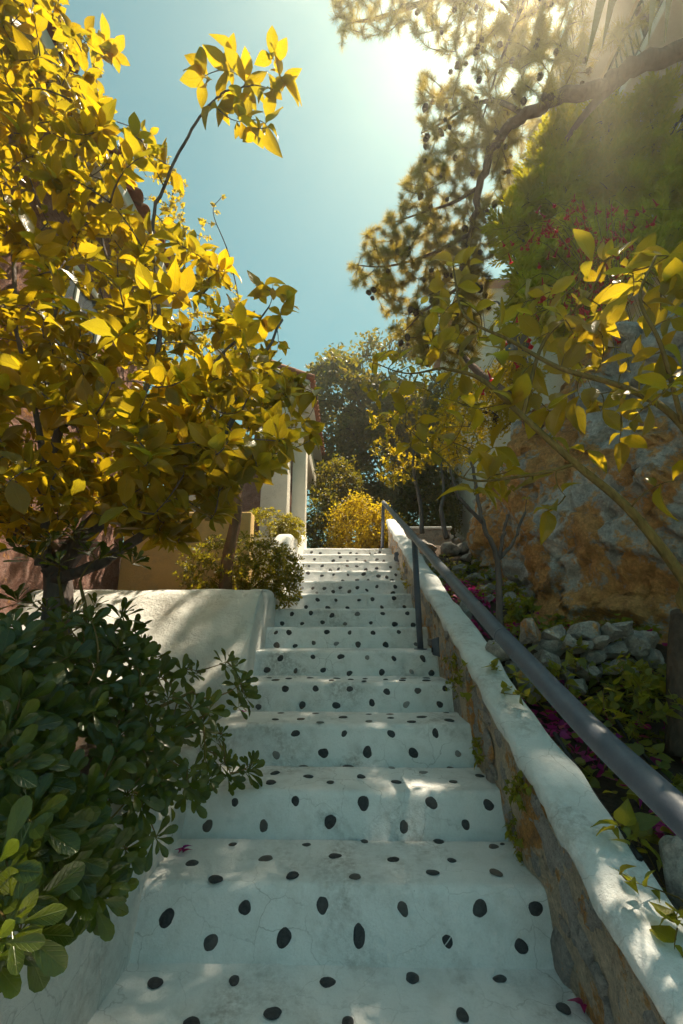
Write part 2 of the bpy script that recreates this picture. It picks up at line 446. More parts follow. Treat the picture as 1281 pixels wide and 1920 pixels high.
PEB_R = {0: c4([(85, 483), (319, 452), (552, 443), (793, 450), (1023, 450), (1190, 452), (216, 555), (436, 543), (662, 535), (926, 547), (1147, 564)]),
 1: c4([(289, 134), (471, 130), (675, 134), (878, 134), (1049, 142), (207, 205), (375, 204), (575, 192), (796, 205), (981, 200)]),
 2: c5([(250, 1197), (557, 1194), (855, 1195), (1133, 1194), (128, 1335), (426, 1322), (705, 1312), (993, 1315), (1275, 1325)]),
 3: c5([(185, 916), (377, 914), (594, 918), (827, 930), (1022, 927), (1192, 913), (293, 1021), (508, 1023), (734, 1001), (950, 1012), (1161, 1015), (15, 1028)]),
 4: c5([(155, 725), (360, 713), (536, 710), (704, 718), (872, 725), (1054, 721), (70, 797), (250, 805), (425, 797), (591, 816), (796, 811), (983, 807), (1109, 812)]),
 5: c5([(127, 560), (208, 557), (449, 555), (593, 560), (740, 560), (903, 556), (131, 641), (247, 643), (365, 623), (508, 630), (646, 635), (820, 635), (1010, 636)]),
 6: c5([(228, 439), (348, 436), (481, 452), (642, 442), (802, 440), (957, 441), (166, 500), (292, 502), (421, 496), (564, 505), (727, 498), (877, 506), (993, 513)]),
 7: c5([(270, 351), (390, 352), (506, 352), (652, 353), (737, 347), (873, 341), (317, 399), (455, 405), (579, 401), (796, 398), (938, 397)]),
 8: c5([(290, 278), (360, 279), (433, 280), (534, 277), (641, 279), (765, 269), (880, 271), (386, 309), (489, 301), (591, 302), (701, 294), (866, 312)]),
 9: c5([(330, 185), (417, 200), (491, 192), (582, 194), (682, 189), (774, 203), (827, 209), (884, 195), (641, 226), (549, 231), (709, 231), (860, 231)]),
 10: c5([(335, 138), (420, 136), (577, 138), (637, 142), (764, 153), (851, 146), (522, 157), (471, 164), (695, 164)]),
 11: c5([(371, 97), (489, 105), (534, 83), (636, 95), (765, 97), (580, 108), (690, 108), (808, 108)]),
 12: c5([(352, 52), (407, 58), (526, 58), (598, 57), (638, 61), (722, 58), (783, 50), (757, 64)])}
def pebble_mesh(i):
    bm = bmesh.new(); bmesh.ops.create_icosphere(bm, subdivisions=3, radius=1)
    for v in bm.verts:
        d = v.co.normalized(); a = math.atan2(d.y, d.x)
        k = 1+.13*math.sin(a*2+i*1.7)*math.cos(i)+.05*math.sin(a*3+i*2.3)+.09*fbm((d.x*1.5+i*9, d.y*1.5, d.z*1.5), 2)
        v.co = Vector((d.x*k, d.y*k, d.z*.32))
    me = bpy.data.meshes.new('pebble'); bm.to_mesh(me); bm.free()
    me.polygons.foreach_set('use_smooth', [True]*len(me.polygons)); me.materials.append(M_PEBBLE); return me
PEB = [pebble_mesh(i) for i in range(9)]
PEBV = PEB[2].copy(); PEBV.materials[0] = M_PEBBLE_VEIN
def lay_pebble(p, nrm, parent, size, flat, veined=False):
    q = nrm.to_track_quat('Z', 'Y').to_matrix().to_4x4()
    S = Matrix.Diagonal((size*random.uniform(.9, 1.15), size*random.uniform(.75, 1.0), size*flat, 1))
    M = Matrix.Translation(p) @ q @ Matrix.Rotation(random.uniform(0, 6.28), 4, 'Z') @ S
    add_obj('pebble', PEBV if veined else random.choice(PEB), parent, M)
for k, L in PEB_T.items():
    for (px, py) in L:
        p = at(px, py, Z=STEP_Z[k]+.004)
        if k == 4: p.y = min(p.y, STEP_Y[4]-.05)
        p.z += wob(*p)*.8
        lay_pebble(p, Vector((random.uniform(-.05, .05), random.uniform(-.05, .05), 1)), steps[k], random.uniform(.0185, .027), .75)
for k, L in PEB_R.items():
    nr = Vector((0, -STEP_H[k], BAT)).normalized()
    for j, (px, py) in enumerate(L):
        r = ray(px, py); z0 = STEP_Z[k]; yb = STEP_Y[k]-BAT*.5
        t = nr.dot(Vector((0, yb, z0))-CAM)/nr.dot(r); p = CAM+r*t
        if k > 5: p.z = max(p.z, z0+.02)
        d = wob(*p); p = p+Vector((0, -d*.8+.012*fbm((p.x*1.3, p.y*.4, 9), 2), d*.8))
        lay_pebble(p, nr+Vector((random.uniform(-.06, .06), 0, random.uniform(-.06, .06))), steps[k+1], random.uniform(.0165, .0255), .85, k == 0 and j == 9)

# ------------------------------------------------------------------ left walls (white plaster)
def lumpy(V, amp, s):
    return [tuple(Vector(v)+Vector((noise.noise(Vector(v)*s), noise.noise(Vector(v)*s+Vector((7, 0, 0))), noise.noise(Vector(v)*s+Vector((0, 9, 0)))))*amp) for v in V]
def swept(name, sections, mat, parent=None, amp=.008, s=4):
    """skin closed cross-sections (lists of points of one length)"""
    n = len(sections[0]); V = [p for S in sections for p in S]; F = []
    for i in range(len(sections)-1):
        for k in range(n):
            k2 = (k+1) % n; F.append((i*n+k, i*n+k2, (i+1)*n+k2, (i+1)*n+k))
    F.append(tuple(range(n))); F.append(tuple(range((len(sections)-1)*n, len(sections)*n))[::-1])
    o = mesh_obj(name, lumpy(V, amp, s), F, mat, parent)
    bm = bmesh.new(); bm.from_mesh(o.data); bmesh.ops.recalc_face_normals(bm, faces=bm.faces); bm.to_mesh(o.data); bm.free()
    o.data.polygons.foreach_set('use_smooth', [True]*len(o.data.polygons))
    return o
def round_top(x0, x1, z0, z1, y, r=.05, n=6, m=7):
    """closed XZ section with rounded upper corners, densely sampled; y may be a function of z"""
    P = [(x1, z0+(z1-r-z0)*i/m) for i in range(m)]
    P += [(x1-r+r*math.cos(math.pi/2*i/n), z1-r+r*math.sin(math.pi/2*i/n)) for i in range(n+1)]
    P += [(x1-r+(x0-x1+2*r)*i/4, z1) for i in range(1, 4)]
    P += [(x0+r-r*math.sin(math.pi/2*i/n), z1-r+r*math.cos(math.pi/2*i/n)) for i in range(n+1)]
    P += [(x0, z1-r+(z0-z1+r)*i/m) for i in range(1, m+1)]
    f = y if callable(y) else (lambda z: y)
    return [(x, f(z), z) for x, z in P]
front_wall = swept('planter_wall', [round_top(-.86, -SW+.004*math.sin(i), -.2, .47+.012*math.sin(i*1.3), -1.0+.2*i) for i in range(20)], M_PLASTER)
tag(front_wall, 'low white plaster planter wall under the dark green foreground shrub', 'wall', kind='thing')
# shoulder and battered retaining wall in front of the second planter
ret = empty('retaining_wall', (-1.2, 3.2, .4), 'lumpy white sloping retaining wall with rounded shoulder beside the middle steps', 'wall')
def slopeY(z): return float(np.interp(z, [.1, .66, 1.31], [2.70, 2.90, 3.50]))
V = []; nu, nv = 60, 34
for i in range(nu):
    x = -3.2+(2.55)*i/(nu-1)
    for j in range(nv):
        t = j/(nv-1)
        if t < .8: z = .1+1.21*t/.8; y = slopeY(z)
        else: z = 1.31+.004*math.sin(x*5); y = 3.50+.28*(t-.8)/.2
        a = .060 if .2 < t < .8 else .012
        n = fbm((x*2.2, y*2.2, z*2.2), 4)*a + abs(noise.noise(Vector((x*5, y*4, z*7))))*a*.5
        if t > .76 and t < .84: n -= .01
        V.append((x, y-n*.8, z+n*.6))
mesh_obj('wall_face', V, grid_faces(nu, nv), M_PLASTER, ret)
sec = []
for i in range(16):
    y = 2.86+.16*i
    ztop = float(np.interp(y, [2.86, 2.95, 3.46, 3.62, 3.85, 4.2, 5.3], [.62, .72, 1.26, 1.325, 1.34, 1.36, 1.70]))
    sec.append(round_top(-.80, -SW+.01, .05, ztop, y, .06))
swept('shoulder', sec, M_PLASTER, ret, .010, 3.5)
up = empty('upper_retaining_wall', (-.8, 5.1, 1.4), 'small white rounded wall end behind the shrubs beside the upper steps', 'wall')
sec = [round_top(-.84, -SW+.01, 1.2, float(np.interp(4.86+.13*i, [4.86, 5.12, 5.3, 5.6, 7.2], [1.72, 2.06, 2.14, 2.16, 2.52])), 4.86+.13*i, .06) for i in range(18)]
swept('shoulder', sec, M_PLASTER, up, .010, 3.5)
V = []
for i in range(30):
    x = -2.4+1.66*i/29
    for j in range(12):
        t = j/11; z = 1.2+.85*t; V.append((x, 4.95+.18*t+.02*fbm((x*3, z*3, 4), 3), z))
mesh_obj('wall_face', V, grid_faces(30, 12), M_PLASTER, up)
ow = mesh_obj('ochre_wall', *boxes([(-2.38, -1.02, 4.72, 4.9, 1.1, 2.25)]), M_OCHRE, smooth=False)
bevel_obj(ow, .02, 3); tag(ow, 'ochre yellow plaster wall with sun streaks behind the sloping retaining wall', 'wall', kind='thing')

# ------------------------------------------------------------------ right wall: stone face, white cap
rw = empty('stone_wall', (.72, 1.2, 0), 'low sloping stone wall with white plaster coping beside the steps', 'wall')
ys = np.arange(.3, 7.25, .11)
sec = []
for y in ys:
    w = .01*math.sin(y*9)+.008*math.sin(y*23)
    zt = cap_z(y)-.052+.008*math.sin(y*3.1)
    x0 = SW+.005; x1 = .80
    S = [(x1, y, zt-.9), (x1, y, zt-.3), (x1, y, zt-.05)]+[(x1-.07+.07*math.cos(a), y, zt-.05+.05*math.sin(a)) for a in (.5, 1.1)]+[(x0, y, zt), (x0+w, y, zt-.2), (x0+w*.5, y, zt-.45), (x0, y, zt-.9)]
    sec.append(S)
swept('mortar', sec, M_MORTAR, rw, .012, 7)
# coping: thick rounded plaster, uneven lower edge
sec = []
for y in np.arange(.25, 7.3, .03):
    zt = cap_z(y)+.012*math.sin(y*2.7)+.006*math.sin(y*8.1)
    eb = .034*fbm((y*5, 0, 0), 4)+.022*noise.noise(Vector((y*23, 3, 0)))
    ebo = .03*fbm((y*4, 8, 0), 4)
    x0, x1 = SW-.012, .812+.010*math.sin(y*5)
    S = []
    S.append((x0+.010, y, zt-.062+eb*1.2)); S.append((x0-.002, y, zt-.048+eb*.6)); S.append((x0, y, zt-.032))
    for a in np.linspace(math.pi, 0, 9):
        S.append(((x0+x1)/2+(x1-x0)/2*math.cos(a), y, zt-.03+.034*math.sin(a)**.7 if 0 < a < math.pi-.01 else zt-.03))
    S.append((x1, y, zt-.05)); S.append((x1-.004, y, zt-.09+ebo)); S.append((.80, y, zt-.10)); S.append((SW+.03, y, zt-.085))
    sec.append(S)
cap = swept('coping', sec, M_CAP, rw, .010, 6)
# facing stones, each an irregular slab set in the mortar face
def slab_mesh(seed, n=11):
    rs = random.Random(seed); V = []; F = []
    rad = [1+.42*rs.uniform(-1, 1) for _ in range(n)]
    for lvl, (k, h) in enumerate(((1.08, 0), (1.0, .6), (.72, 1.0))):
        for i in range(n):
            a = 2*math.pi*i/n
            V.append((math.cos(a)*rad[i]*k, math.sin(a)*rad[i]*k, h+rs.uniform(-.18, .18)*(lvl > 0)))
    V.append((0, 0, 1.0+rs.uniform(-.2, .3)))
    for l in range(2):
        for i in range(n):
            j = (i+1) % n; F.append((l*n+i, l*n+j, (l+1)*n+j, (l+1)*n+i))
    for i in range(n): F.append((2*n+i, 2*n+(i+1) % n, 3*n))
    return make_mesh('stone', V, F, M_WSTONE)
SLAB = [slab_mesh(i) for i in range(10)]
placed = []
tries = 0
while len(placed) < 130 and tries < 9000:
    tries += 1
    y = random.uniform(.75, 7.0); big = random.random()
    a = random.uniform(.03, .11)*(1 if tries < 3000 else .6); bz = a*random.uniform(.45, .8)
    lo_z = float(np.interp(y, [-9]+STEP_Y, STEP_Z)) if False else STEP_Z[sum(1 for s in STEP_Y if s <= y)]
    z = random.uniform(lo_z+.0, cap_z(y)-.07)
    if z-bz < lo_z-.06 or z+bz+a*.42 > cap_z(y)-.03: continue
    if any(((y-q[0])/(a+q[2]))**2+((z-q[1])/(bz+q[3]))**2 < .92 for q in placed): continue
    placed.append((y, z, a, bz))
    M = Matrix.Translation((SW+.010, y, z)) @ Matrix.Rotation(R(-90), 4, 'Y') @ Matrix.Rotation(0, 4, 'Z')
    S = Matrix(((0, 0, -1, 0), (0, 1, 0, 0), (1, 0, 0, 0), (0, 0, 0, 1)))
    M = Matrix.Translation((SW+.012, y, z)) @ Matrix.Rotation(random.uniform(-.25, .25)+R(20), 4, 'X') @ S @ Matrix.Diagonal((bz, a, .015, 1)) @ Matrix.Rotation(random.choice((0, math.pi)), 4, 'Z')
    add_obj('stone', random.choice(SLAB), rw, M)

# ------------------------------------------------------------------ handrail
hr = empty('handrail', (.55, 3.6, .86), 'grey blue painted tubular steel handrail on two posts beside the steps', 'handrail')
rail_px = [(719, 942, .522), (775, 1005, .547), (880, 1125, .552), (1000, 1255, .558), (1120, 1381, .566), (1250, 1503, .575)]
rp = [at(px, py, X=x) for px, py, x in rail_px]
rp.append(rp[-1]*2-rp[-2]); rp[0] = rp[0]
rs_ = spline(rp, 8)
mesh_obj('rail', *tube(rs_, [.0285]*len(rs_), 24), M_RAIL, hr)
def on_rail(y):
    for a, b in zip(rs_, rs_[1:]):
        if (a.y-y)*(b.y-y) <= 0: return a.lerp(b, (a.y-y)/(a.y-b.y+1e-9))
    return rs_[0]
for (bx, by, bz) in ((.560, 3.56, STEP_Z[5]), (.522, 6.72, STEP_Z[13])):
    tp = on_rail(by)
    p = mesh_obj('post', *tube([(bx, by, bz-.01), (tp.x, tp.y, tp.z)], [.023, .023], 18), M_RAIL, hr)
    mesh_obj('base_plate', *tube([(bx, by, bz+.002), (bx, by, bz+.012)], [.05, .048], 20), M_RAIL, p)
for yy in (1.62, 2.35, 5.3):
    a, b = on_rail(yy), on_rail(yy+.012)
    mesh_obj('weld_ring', *tube([a, b], [.0291, .0291], 24), M_RAIL, hr)
# oval wall lamps (unlit) on the stone face
def wall_lamp(p, label, s=1.0):
    root = empty('wall_lamp', p, label, 'wall lamp', 'oval wall lamps on the stone wall')
    V = []; F = []
    n = 14
    for j in range(7):
        a = math.pi/2*j/6
        for i in range(n):
            t = 2*math.pi*i/n
            V.append((p.x-.045*s*math.sin(a), p.y+.026*s*math.cos(a)*math.cos(t), p.z+.062*s*(math.cos(a)*.25+.75)*math.sin(t)*(1 if j < 6 else .6)))
    for j in range(6):
        for i in range(n):
            i2 = (i+1) % n; F.append((j*n+i, j*n+i2, (j+1)*n+i2, (j+1)*n+i))
    F.append(tuple(range(6*n, 7*n)))
    mesh_obj('housing', V, F, M_RAIL, root)
    vv, ff = box(p.x-.004, p.x+.012, p.y-.030*s, p.y+.030*s, p.z-.066*s, p.z+.066*s)
    o = mesh_obj('back_plate', vv, ff, M_RAIL, root, smooth=False); bevel_obj(o, .006)
    vv, ff = box(p.x-.0475*s, p.x-.040*s, p.y-.016*s, p.y+.016*s, p.z-.036*s, p.z-.004*s)
    mesh_obj('opening', vv, ff, M_DARKMETAL, root, smooth=False)
wall_lamp(at(822, 1213, X=SW-.005), 'oval grey wall lamp on stone wall just right of the lower rail post')
wall_lamp(at(746, 1044, X=SW-.005), 'small oval grey wall lamp on stone wall near the top step')

# ------------------------------------------------------------------ rock face on the right
path = [(3.0, .2), (2.55, 1.1), (2.2, 1.9), (1.85, 2.75), (1.58, 3.5), (1.45, 4.3), (1.42, 5.2), (1.6, 6.2), (2.2, 7.3), (3.2, 8.2)]
tops = [3.6, 3.5, 3.35, 3.25, 3.2, 3.0, 2.95, 2.9, 3.1, 3.2]
pp = spline([(x, y, t) for (x, y), t in zip(path, tops)], 24)
V = []; nv = 140
for i, p in enumerate(pp):
    d = (pp[min(i+1, len(pp)-1)]-pp[max(i-1, 0)]); nrm = Vector((-d.y, d.x, 0)).normalized()
    zb = bank_z(p.y)-.25; zt = p.z+.15*fbm((i*.12, 3, 1), 3)
    for j in range(nv):
        t = j/(nv-1)
        if t < .74:
            u = t/.74; z = zb+(zt-zb)*u; off = -.10*u-.30*u**3
        else:
            u = (t-.74)/.26; z = zt+1.1*u**1.4; off = -.40-2.6*u
        q = Vector((p.x, p.y, z))+nrm*(-off if False else off)*-1*-1
        q = Vector((p.x-nrm.x*(-off)*1.0, p.y-nrm.y*(-off), z))
        w = Vector((q.x, q.y, q.z*1.0))
        big = fbm(w*.95+Vector((4, 0, 0)), 3)*.20
        strata = (abs(noise.noise(w*2.6+Vector((0, 3, z*.5))))-.3)*-.14
        w2 = w+Vector((noise.noise(w*3), noise.noise(w*3+Vector((5, 0, 0))), noise.noise(w*3+Vector((0, 5, 0)))))*.13
        vd, vp_ = noise.voronoi(Vector((w2.x*2.6, w2.y*2.6, w2.z*3.4)))
        blk = noise.noise(vp_[0]*3.7+Vector((9, 9, 9)))*.11
        e = vd[1]-vd[0]; crk = -.05*max(0, 1-e/.10)
        vd2, vp2 = noise.voronoi(w2*7.5)
        blk2 = noise.noise(vp2[0]*5.3)*.035-.018*max(0, 1-(vd2[1]-vd2[0])/.12)
        fine = fbm(w*14, 5)*.022
        q += nrm*(big+strata+blk+crk+blk2+fine)
        V.append(tuple(q))
cliff = mesh_obj('rock_face', V, grid_faces(len(pp), nv), M_CLIFF)
tag(cliff, 'rugged grey and orange limestone rock face rising behind the garden bank', kind='structure')

# ------------------------------------------------------------------ foliage kit
def leaf_template(prof, fold=.18, curl=-.25, wave=0.0, width=.5, twist=0.0):
    """leaf of length 1 along +X; prof = [(t, half width 0..1)]"""
    V = []; UV = []; F = []
    for i, (t, w) in enumerate(prof):
        z = curl*t*t
        for s in (-1, 0, 1):
            hw = w*width*.5*s
            V.append((t*(1-.25*abs(curl)*t), hw, z+abs(hw)*fold*2+wave*math.sin(t*9+s*1.5)*abs(s)+twist*t*hw)); UV.append((t, .5+.5*s*max(w, .08)))
    for i in range(len(prof)-1):
        a = i*3; F += [(a, a+3, a+4, a+1), (a+1, a+4, a+5, a+2)]
    return (np.array(V), F, np.array(UV))
P_CITRUS = [(0, .05), (.10, .32), (.25, .78), (.45, 1.0), (.65, .88), (.84, .48), (1.0, .03)]
P_OBOV = [(0, .07), (.2, .16), (.42, .42), (.62, .82), (.80, 1.0), (.93, .72), (1.0, .18)]
P_SMALL = [(0, .1), (.4, 1.0), (1.0, .05)]
P_HEART = [(0, .3), (.12, .95), (.32, 1.0), (.6, .6), (1.0, .02)]
T_CITRUS = [leaf_template(P_CITRUS, f, c, w, wd, tw) for f, c, w, wd, tw in ((.18, -.22, .012, .50, .3), (.30, -.45, .02, .46, -.3), (.08, -.05, .025, .54, .2), (.22, .15, .015, .48, -.2), (.35, -.65, .02, .5, 0))]
T_OBOV = [leaf_template(P_OBOV, f, c, 0, wd) for f, c, wd in ((.14, -.18, .31), (.22, -.35, .30), (.08, .05, .33), (.16, -.08, .34))]
T_SMALL = [leaf_template(P_SMALL, .2, -.2, 0, .55), leaf_template(P_SMALL, .1, .1, 0, .6)]
T_HEART = [leaf_template(P_HEART, .15, -.25, .01, .66), leaf_template(P_HEART, .25, -.4, .02, .6), leaf_template(P_HEART, .1, .05, .02, .7)]

def split_scatter(name_many, templates, M, mat, parent, keep=0, name_one='leaf', minpx=8.0, length=1.0):
    """the `keep` leaves that show largest become objects of their own, the rest one mesh"""
    M = np.asarray(M); n = len(M)
    which = rng.integers(0, len(templates), n)
    single = np.zeros(n, bool)
    if keep:
        px, py, D = proj_np(M[:, :, 3]+M[:, :, 0]*.5)
        size = np.linalg.norm(M[:, :, 0], axis=1)*FPX/np.maximum(D, .1)
        ok = (px > -20) & (px < 1301) & (py > -20) & (py < 1940) & (D > .1) & (size > minpx*1.9)
        idx = np.where(ok)[0]; idx = idx[np.argsort(-size[idx])][:keep]; single[idx] = True
        if single.any():
            mes = [make_mesh(name_one, t[0], t[1], mat, True, t[2]) for t in templates]
            for i in np.where(single)[0]: add_obj(name_one, mes[which[i]], parent, m4(M[i]))
    parts = [merge(t, M[(which == k) & ~single]) for k, t in enumerate(templates) if ((which == k) & ~single).any()]
    if parts:
        V, F, U = merge_many(parts)
        o = mesh_obj(name_many, V, F, mat, parent, True, U); o['kind'] = 'stuff'
        return o

class Skeleton:
    def __init__(s, sag=.0):
        s.P = []; s.D = []; s.lines = []; s.sag = sag
    def limb(s, pts, r0, r1, k=6, taper=1.0, wob_=.0):
        q = spline(pts, k)
        if wob_: q = [p+Vector((random.gauss(0, wob_), random.gauss(0, wob_), random.gauss(0, wob_))) if 0 < i < len(q)-1 else p for i, p in enumerate(q)]
        n = len(q); s.lines.append((q, [r0+(r1-r0)*(i/(n-1))**taper for i in range(n)]))
        for i, p in enumerate(q):
            s.P.append(p); s.D.append((q[min(i+1, n-1)]-q[max(i-1, 0)]).normalized())
    def grow(s, targets, r=.003, sub=5, curve=.18, maxd=9.0):
        """twigs from the nearest place on the skeleton to each target; returns twig polylines"""
        T = np.array([tuple(t) for t in targets], float)
        P0 = np.array([tuple(p) for p in s.P])
        d0 = np.array([np.min(np.linalg.norm(P0-t, axis=1)) for t in T]); out = []
        P = np.zeros((len(P0)+len(T)*sub+9, 3)); n = len(P0); P[:n] = P0; Dv = list(s.D)
        for i in np.argsort(d0):
            t = T[i]; dd = np.linalg.norm(P[:n]-t, axis=1); j = int(np.argmin(dd))
            L = dd[j]
            if L > maxd: continue
            a = Vector(P[j]); b = Vector(t); mid = a.lerp(b, .5)+Dv[j]*L*curve+Vector((random.gauss(0, .07), random.gauss(0, .07), random.gauss(0, .07)-s.sag))*L
            q = []
            for k in range(sub+1):
                u = k/sub; q.append(a*(1-u)**2+mid*2*u*(1-u)+b*u*u)
            rr = r*(1+1.2*min(L, 1.2)); s.lines.append((q, [rr*(1-.72*k/sub) for k in range(sub+1)]))
            out.append(q)
            for k in range(1, sub+1):
                P[n] = q[k]; n += 1; Dv.append((q[k]-q[k-1]).normalized())
        return out
    def mesh(s, name, mat, parent, n=6, minr=0.0):
        big = [l for l in s.lines if max(l[1]) >= minr]
        return mesh_obj(name, *tubes(big, n), mat, parent)

def twig_leaves(twigs, per, size, spread=.75, start=.25, up=.35, droop=.0, jit=.25, nup=.8):
    """leaf frames along twigs: alternate, pointing out and a little forward"""
    pos, ax, nr, sz = [], [], [], []
    for q in twigs:
        L = sum((b-a).length for a, b in zip(q, q[1:])); n = max(2, int(per*random.uniform(.7, 1.3)))
        ph = random.uniform(0, 6.28)
        for i in range(n):
            u = start+(1-start)*(i+random.random()*.6)/n; u = min(u, .999)
            f = u*(len(q)-1); k = int(f); p = q[k].lerp(q[min(k+1, len(q)-1)], f-k)
            d = (q[min(k+1, len(q)-1)]-q[k]).normalized()
            a = ph+i*2.4
            e1 = d.cross(Vector((.1, .2, 1))).normalized(); e2 = d.cross(e1)
            o = e1*math.cos(a)+e2*math.sin(a)
            v = d*(1-spread)+o*spread+Vector((0, 0, up-droop))+Vector((random.gauss(0, jit), random.gauss(0, jit), random.gauss(0, jit)))
            w = Vector((random.gauss(0, .5), random.gauss(0, .5), nup))
            pos.append(p); ax.append(v); nr.append(w); sz.append(size*random.choice((.45, .7, .85, 1.0, 1.1, 1.25))*random.uniform(.9, 1.1))
    return frames(np.array([tuple(p) for p in pos]), np.array([tuple(p) for p in ax]), np.array([tuple(p) for p in nr]), np.array(sz))

def whorls(tips, axes, n=9, size=.07, open_=.75, nsd=.12):
    """rosettes of leaves at twig tips"""
    pos, ax, nr, sz = [], [], [], []
    for p, d in zip(tips, axes):
        d = Vector(d).normalized(); e1 = d.cross(Vector((.13, .31, .9))).normalized(); e2 = d.cross(e1); ph = random.uniform(0, 6.28)
        m = max(4, int(n*random.uniform(.75, 1.25))); s = size*random.uniform(.7, 1.2)
        for i in range(m):
            a = ph+2.4*i; o = e1*math.cos(a)+e2*math.sin(a); u = i/m
            k = open_*(1.0-.65*u)
            v = o*math.sin(k*1.5)+d*math.cos(k*1.5)+Vector((random.gauss(0, nsd), random.gauss(0, nsd), random.gauss(0, nsd)))
            w = d*math.sin(k*1.5)-o*math.cos(k*1.5)
            pos.append(Vector(p)-d*.02*(1-u)*size/.07); ax.append(v); nr.append(w+Vector((random.gauss(0, .15), random.gauss(0, .15), random.gauss(0, .15)))); sz.append(s*(1-.45*u)*random.uniform(.85, 1.1))
    return frames(np.array([tuple(p) for p in pos]), np.array([tuple(p) for p in ax]), np.array([tuple(p) for p in nr]), np.array(sz))

def poly_points(poly, n, yfun, hole=None):
    """points whose sight lines fall in an outline of the photograph, spread over a real range of distances"""
    P = np.array(poly, float); lo, hi = P.min(0), P.max(0); out = []
    while len(out) < n:
        x = rng.uniform(lo[0], hi[0], n*2); y = rng.uniform(lo[1], hi[1], n*2); ok = in_poly(x, y, poly)
        for a, b in zip(x[ok], y[ok]):
            out.append(at(a, b, Y=yfun(a, b)))
            if len(out) >= n: break
    return out

M_LEMON = mat_leaf('leaf_lemon', [(.045, .055, .006), (.08, .085, .008), (.19, .15, .010), (.05, .07, .014)], [(1.0, .64, .012), (.56, .46, .02)], .50, .30)
M_LEMON_R = mat_leaf('leaf_lemon_shade', [(.13, .11, .008), (.20, .15, .008), (.12, .115, .010), (.09, .14, .06)], [(.85, .54, .012), (.72, .54, .02)], .52, .28)
M_PITT = mat_leaf('leaf_pittosporum', [(.018, .036, .008), (.030, .052, .009), (.085, .10, .011), (.022, .052, .018)], [(.34, .42, .015), (.28, .40, .02)], .24, .22, .45, (.16, .17, .04), .5)
M_PITT_SUN = mat_leaf('leaf_pittosporum_sunlit', [(.045, .055, .008), (.085, .085, .010), (.20, .17, .012)], [(.75, .56, .015), (.50, .48, .02)], .36, .35, .35, (.2, .18, .04))  # sunlit copy of the pittosporum leaf, the sun's warmth put into its colours
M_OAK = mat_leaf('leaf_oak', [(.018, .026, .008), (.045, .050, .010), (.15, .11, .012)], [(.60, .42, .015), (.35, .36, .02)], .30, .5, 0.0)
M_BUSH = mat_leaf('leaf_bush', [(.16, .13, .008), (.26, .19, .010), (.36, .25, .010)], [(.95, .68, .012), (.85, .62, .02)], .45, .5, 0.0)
M_NEEDLE = mat_leaf('needle_pine', [(.07, .068, .020), (.13, .105, .022), (.22, .16, .025)], [(.90, .62, .06), (.74, .58, .07)], .42, .5, 0.0)
M_JUN = mat_leaf('leaf_juniper', [(.13, .14, .010), (.22, .20, .010), (.30, .24, .012)], [(.95, .78, .015), (.75, .72, .02)], .5, .55, 0.0)
M_IVY = mat_leaf('leaf_groundcover', [(.05, .085, .014), (.10, .115, .012), (.18, .15, .012), (.04, .10, .04)], [(.70, .60, .015), (.5, .52, .02)], .4, .45, .3)
M_PETAL = mat_leaf('petal_magenta', [(.22, .012, .10), (.55, .018, .16), (.30, .03, .26), (.50, .10, .08)], [(.85, .03, .2), (.55, .03, .4)], .35, .6, .2, (.3, .05, .1))
M_RED = mat_leaf('flower_red', [(.45, .012, .02), (.60, .02, .03)], [(.70, .02, .03), (.6, .03, .03)], .4, .5, 0.0)
M_BLADE = mat_leaf('leaf_yucca', [(.10, .09, .015), (.16, .12, .015)], [(.45, .32, .03), (.4, .3, .02)], .25, .4, .15)
M_CONE = mat_bark('cone_brown', (.07, .045, .035), (.20, .125, .09), 60)

# ------------------------------------------------------------------ large lemon tree on the left
base = at(120, 1120, Y=2.55)
lt = empty('lemon_tree', base, 'large sunlit yellow leaved lemon tree filling the side of the picture by the house', 'tree')
sk = Skeleton()
A = lambda *q: [at(x, y, Y=Y) for x, y, Y in q]
sk.limb([base-Vector((0, 0, .5))]+A((110, 1080, 2.55), (60, 1010, 2.6), (-30, 940, 2.6)), .085, .05)
sk.limb(A((100, 1080, 2.55), (170, 990, 2.5), (230, 930, 2.5), (300, 830, 2.45), (345, 760, 2.4)), .07, .02)
sk.limb(A((105, 1085, 2.5), (200, 1050, 2.4), (310, 960, 2.3), (400, 850, 2.3), (470, 720, 2.35), (530, 600, 2.5)), .034, .007, wob_=.006)
sk.limb(A((90, 1060, 2.5), (85, 960, 2.3), (80, 850, 2.2), (60, 740, 2.1), (30, 620, 2.0)), .024, .010)
sk.limb(A((75, 1060, 2.3), (100, 900, 2.2), (115, 800, 2.1), (190, 780, 2.0), (250, 760, 1.95), (285, 700, 1.95), (300, 610, 2.0), (285, 480, 2.1)), .026, .009)
sk.limb(A((60, 740, 2.1), (110, 560, 2.1), (140, 420, 2.3), (120, 260, 2.5), (90, 80, 2.7)), .014, .006)
sk.limb(A((285, 480, 2.1), (290, 400, 2.1), (330, 300, 2.05), (375, 220, 2.0), (410, 180, 2.0), (440, 165, 2.0), (480, 160, 2.0)), .011, .004, wob_=.004)
sk.limb(A((300, 610, 2.0), (200, 480, 2.4), (190, 360, 2.7), (210, 250, 2.8)), .012, .005)
sk.limb(A((345, 760, 2.4), (420, 660, 2.6), (470, 620, 2.6), (505, 575, 2.6)), .012, .005)
sk.limb(A((30, 620, 2.0), (20, 420, 2.1), (-20, 200, 2.3), (-40, 20, 2.5)), .012, .006)
sk.limb(A((90, 80, 2.7), (130, 45, 2.6), (180, 90, 2.6), (205, 95, 2.6)), .006, .003)
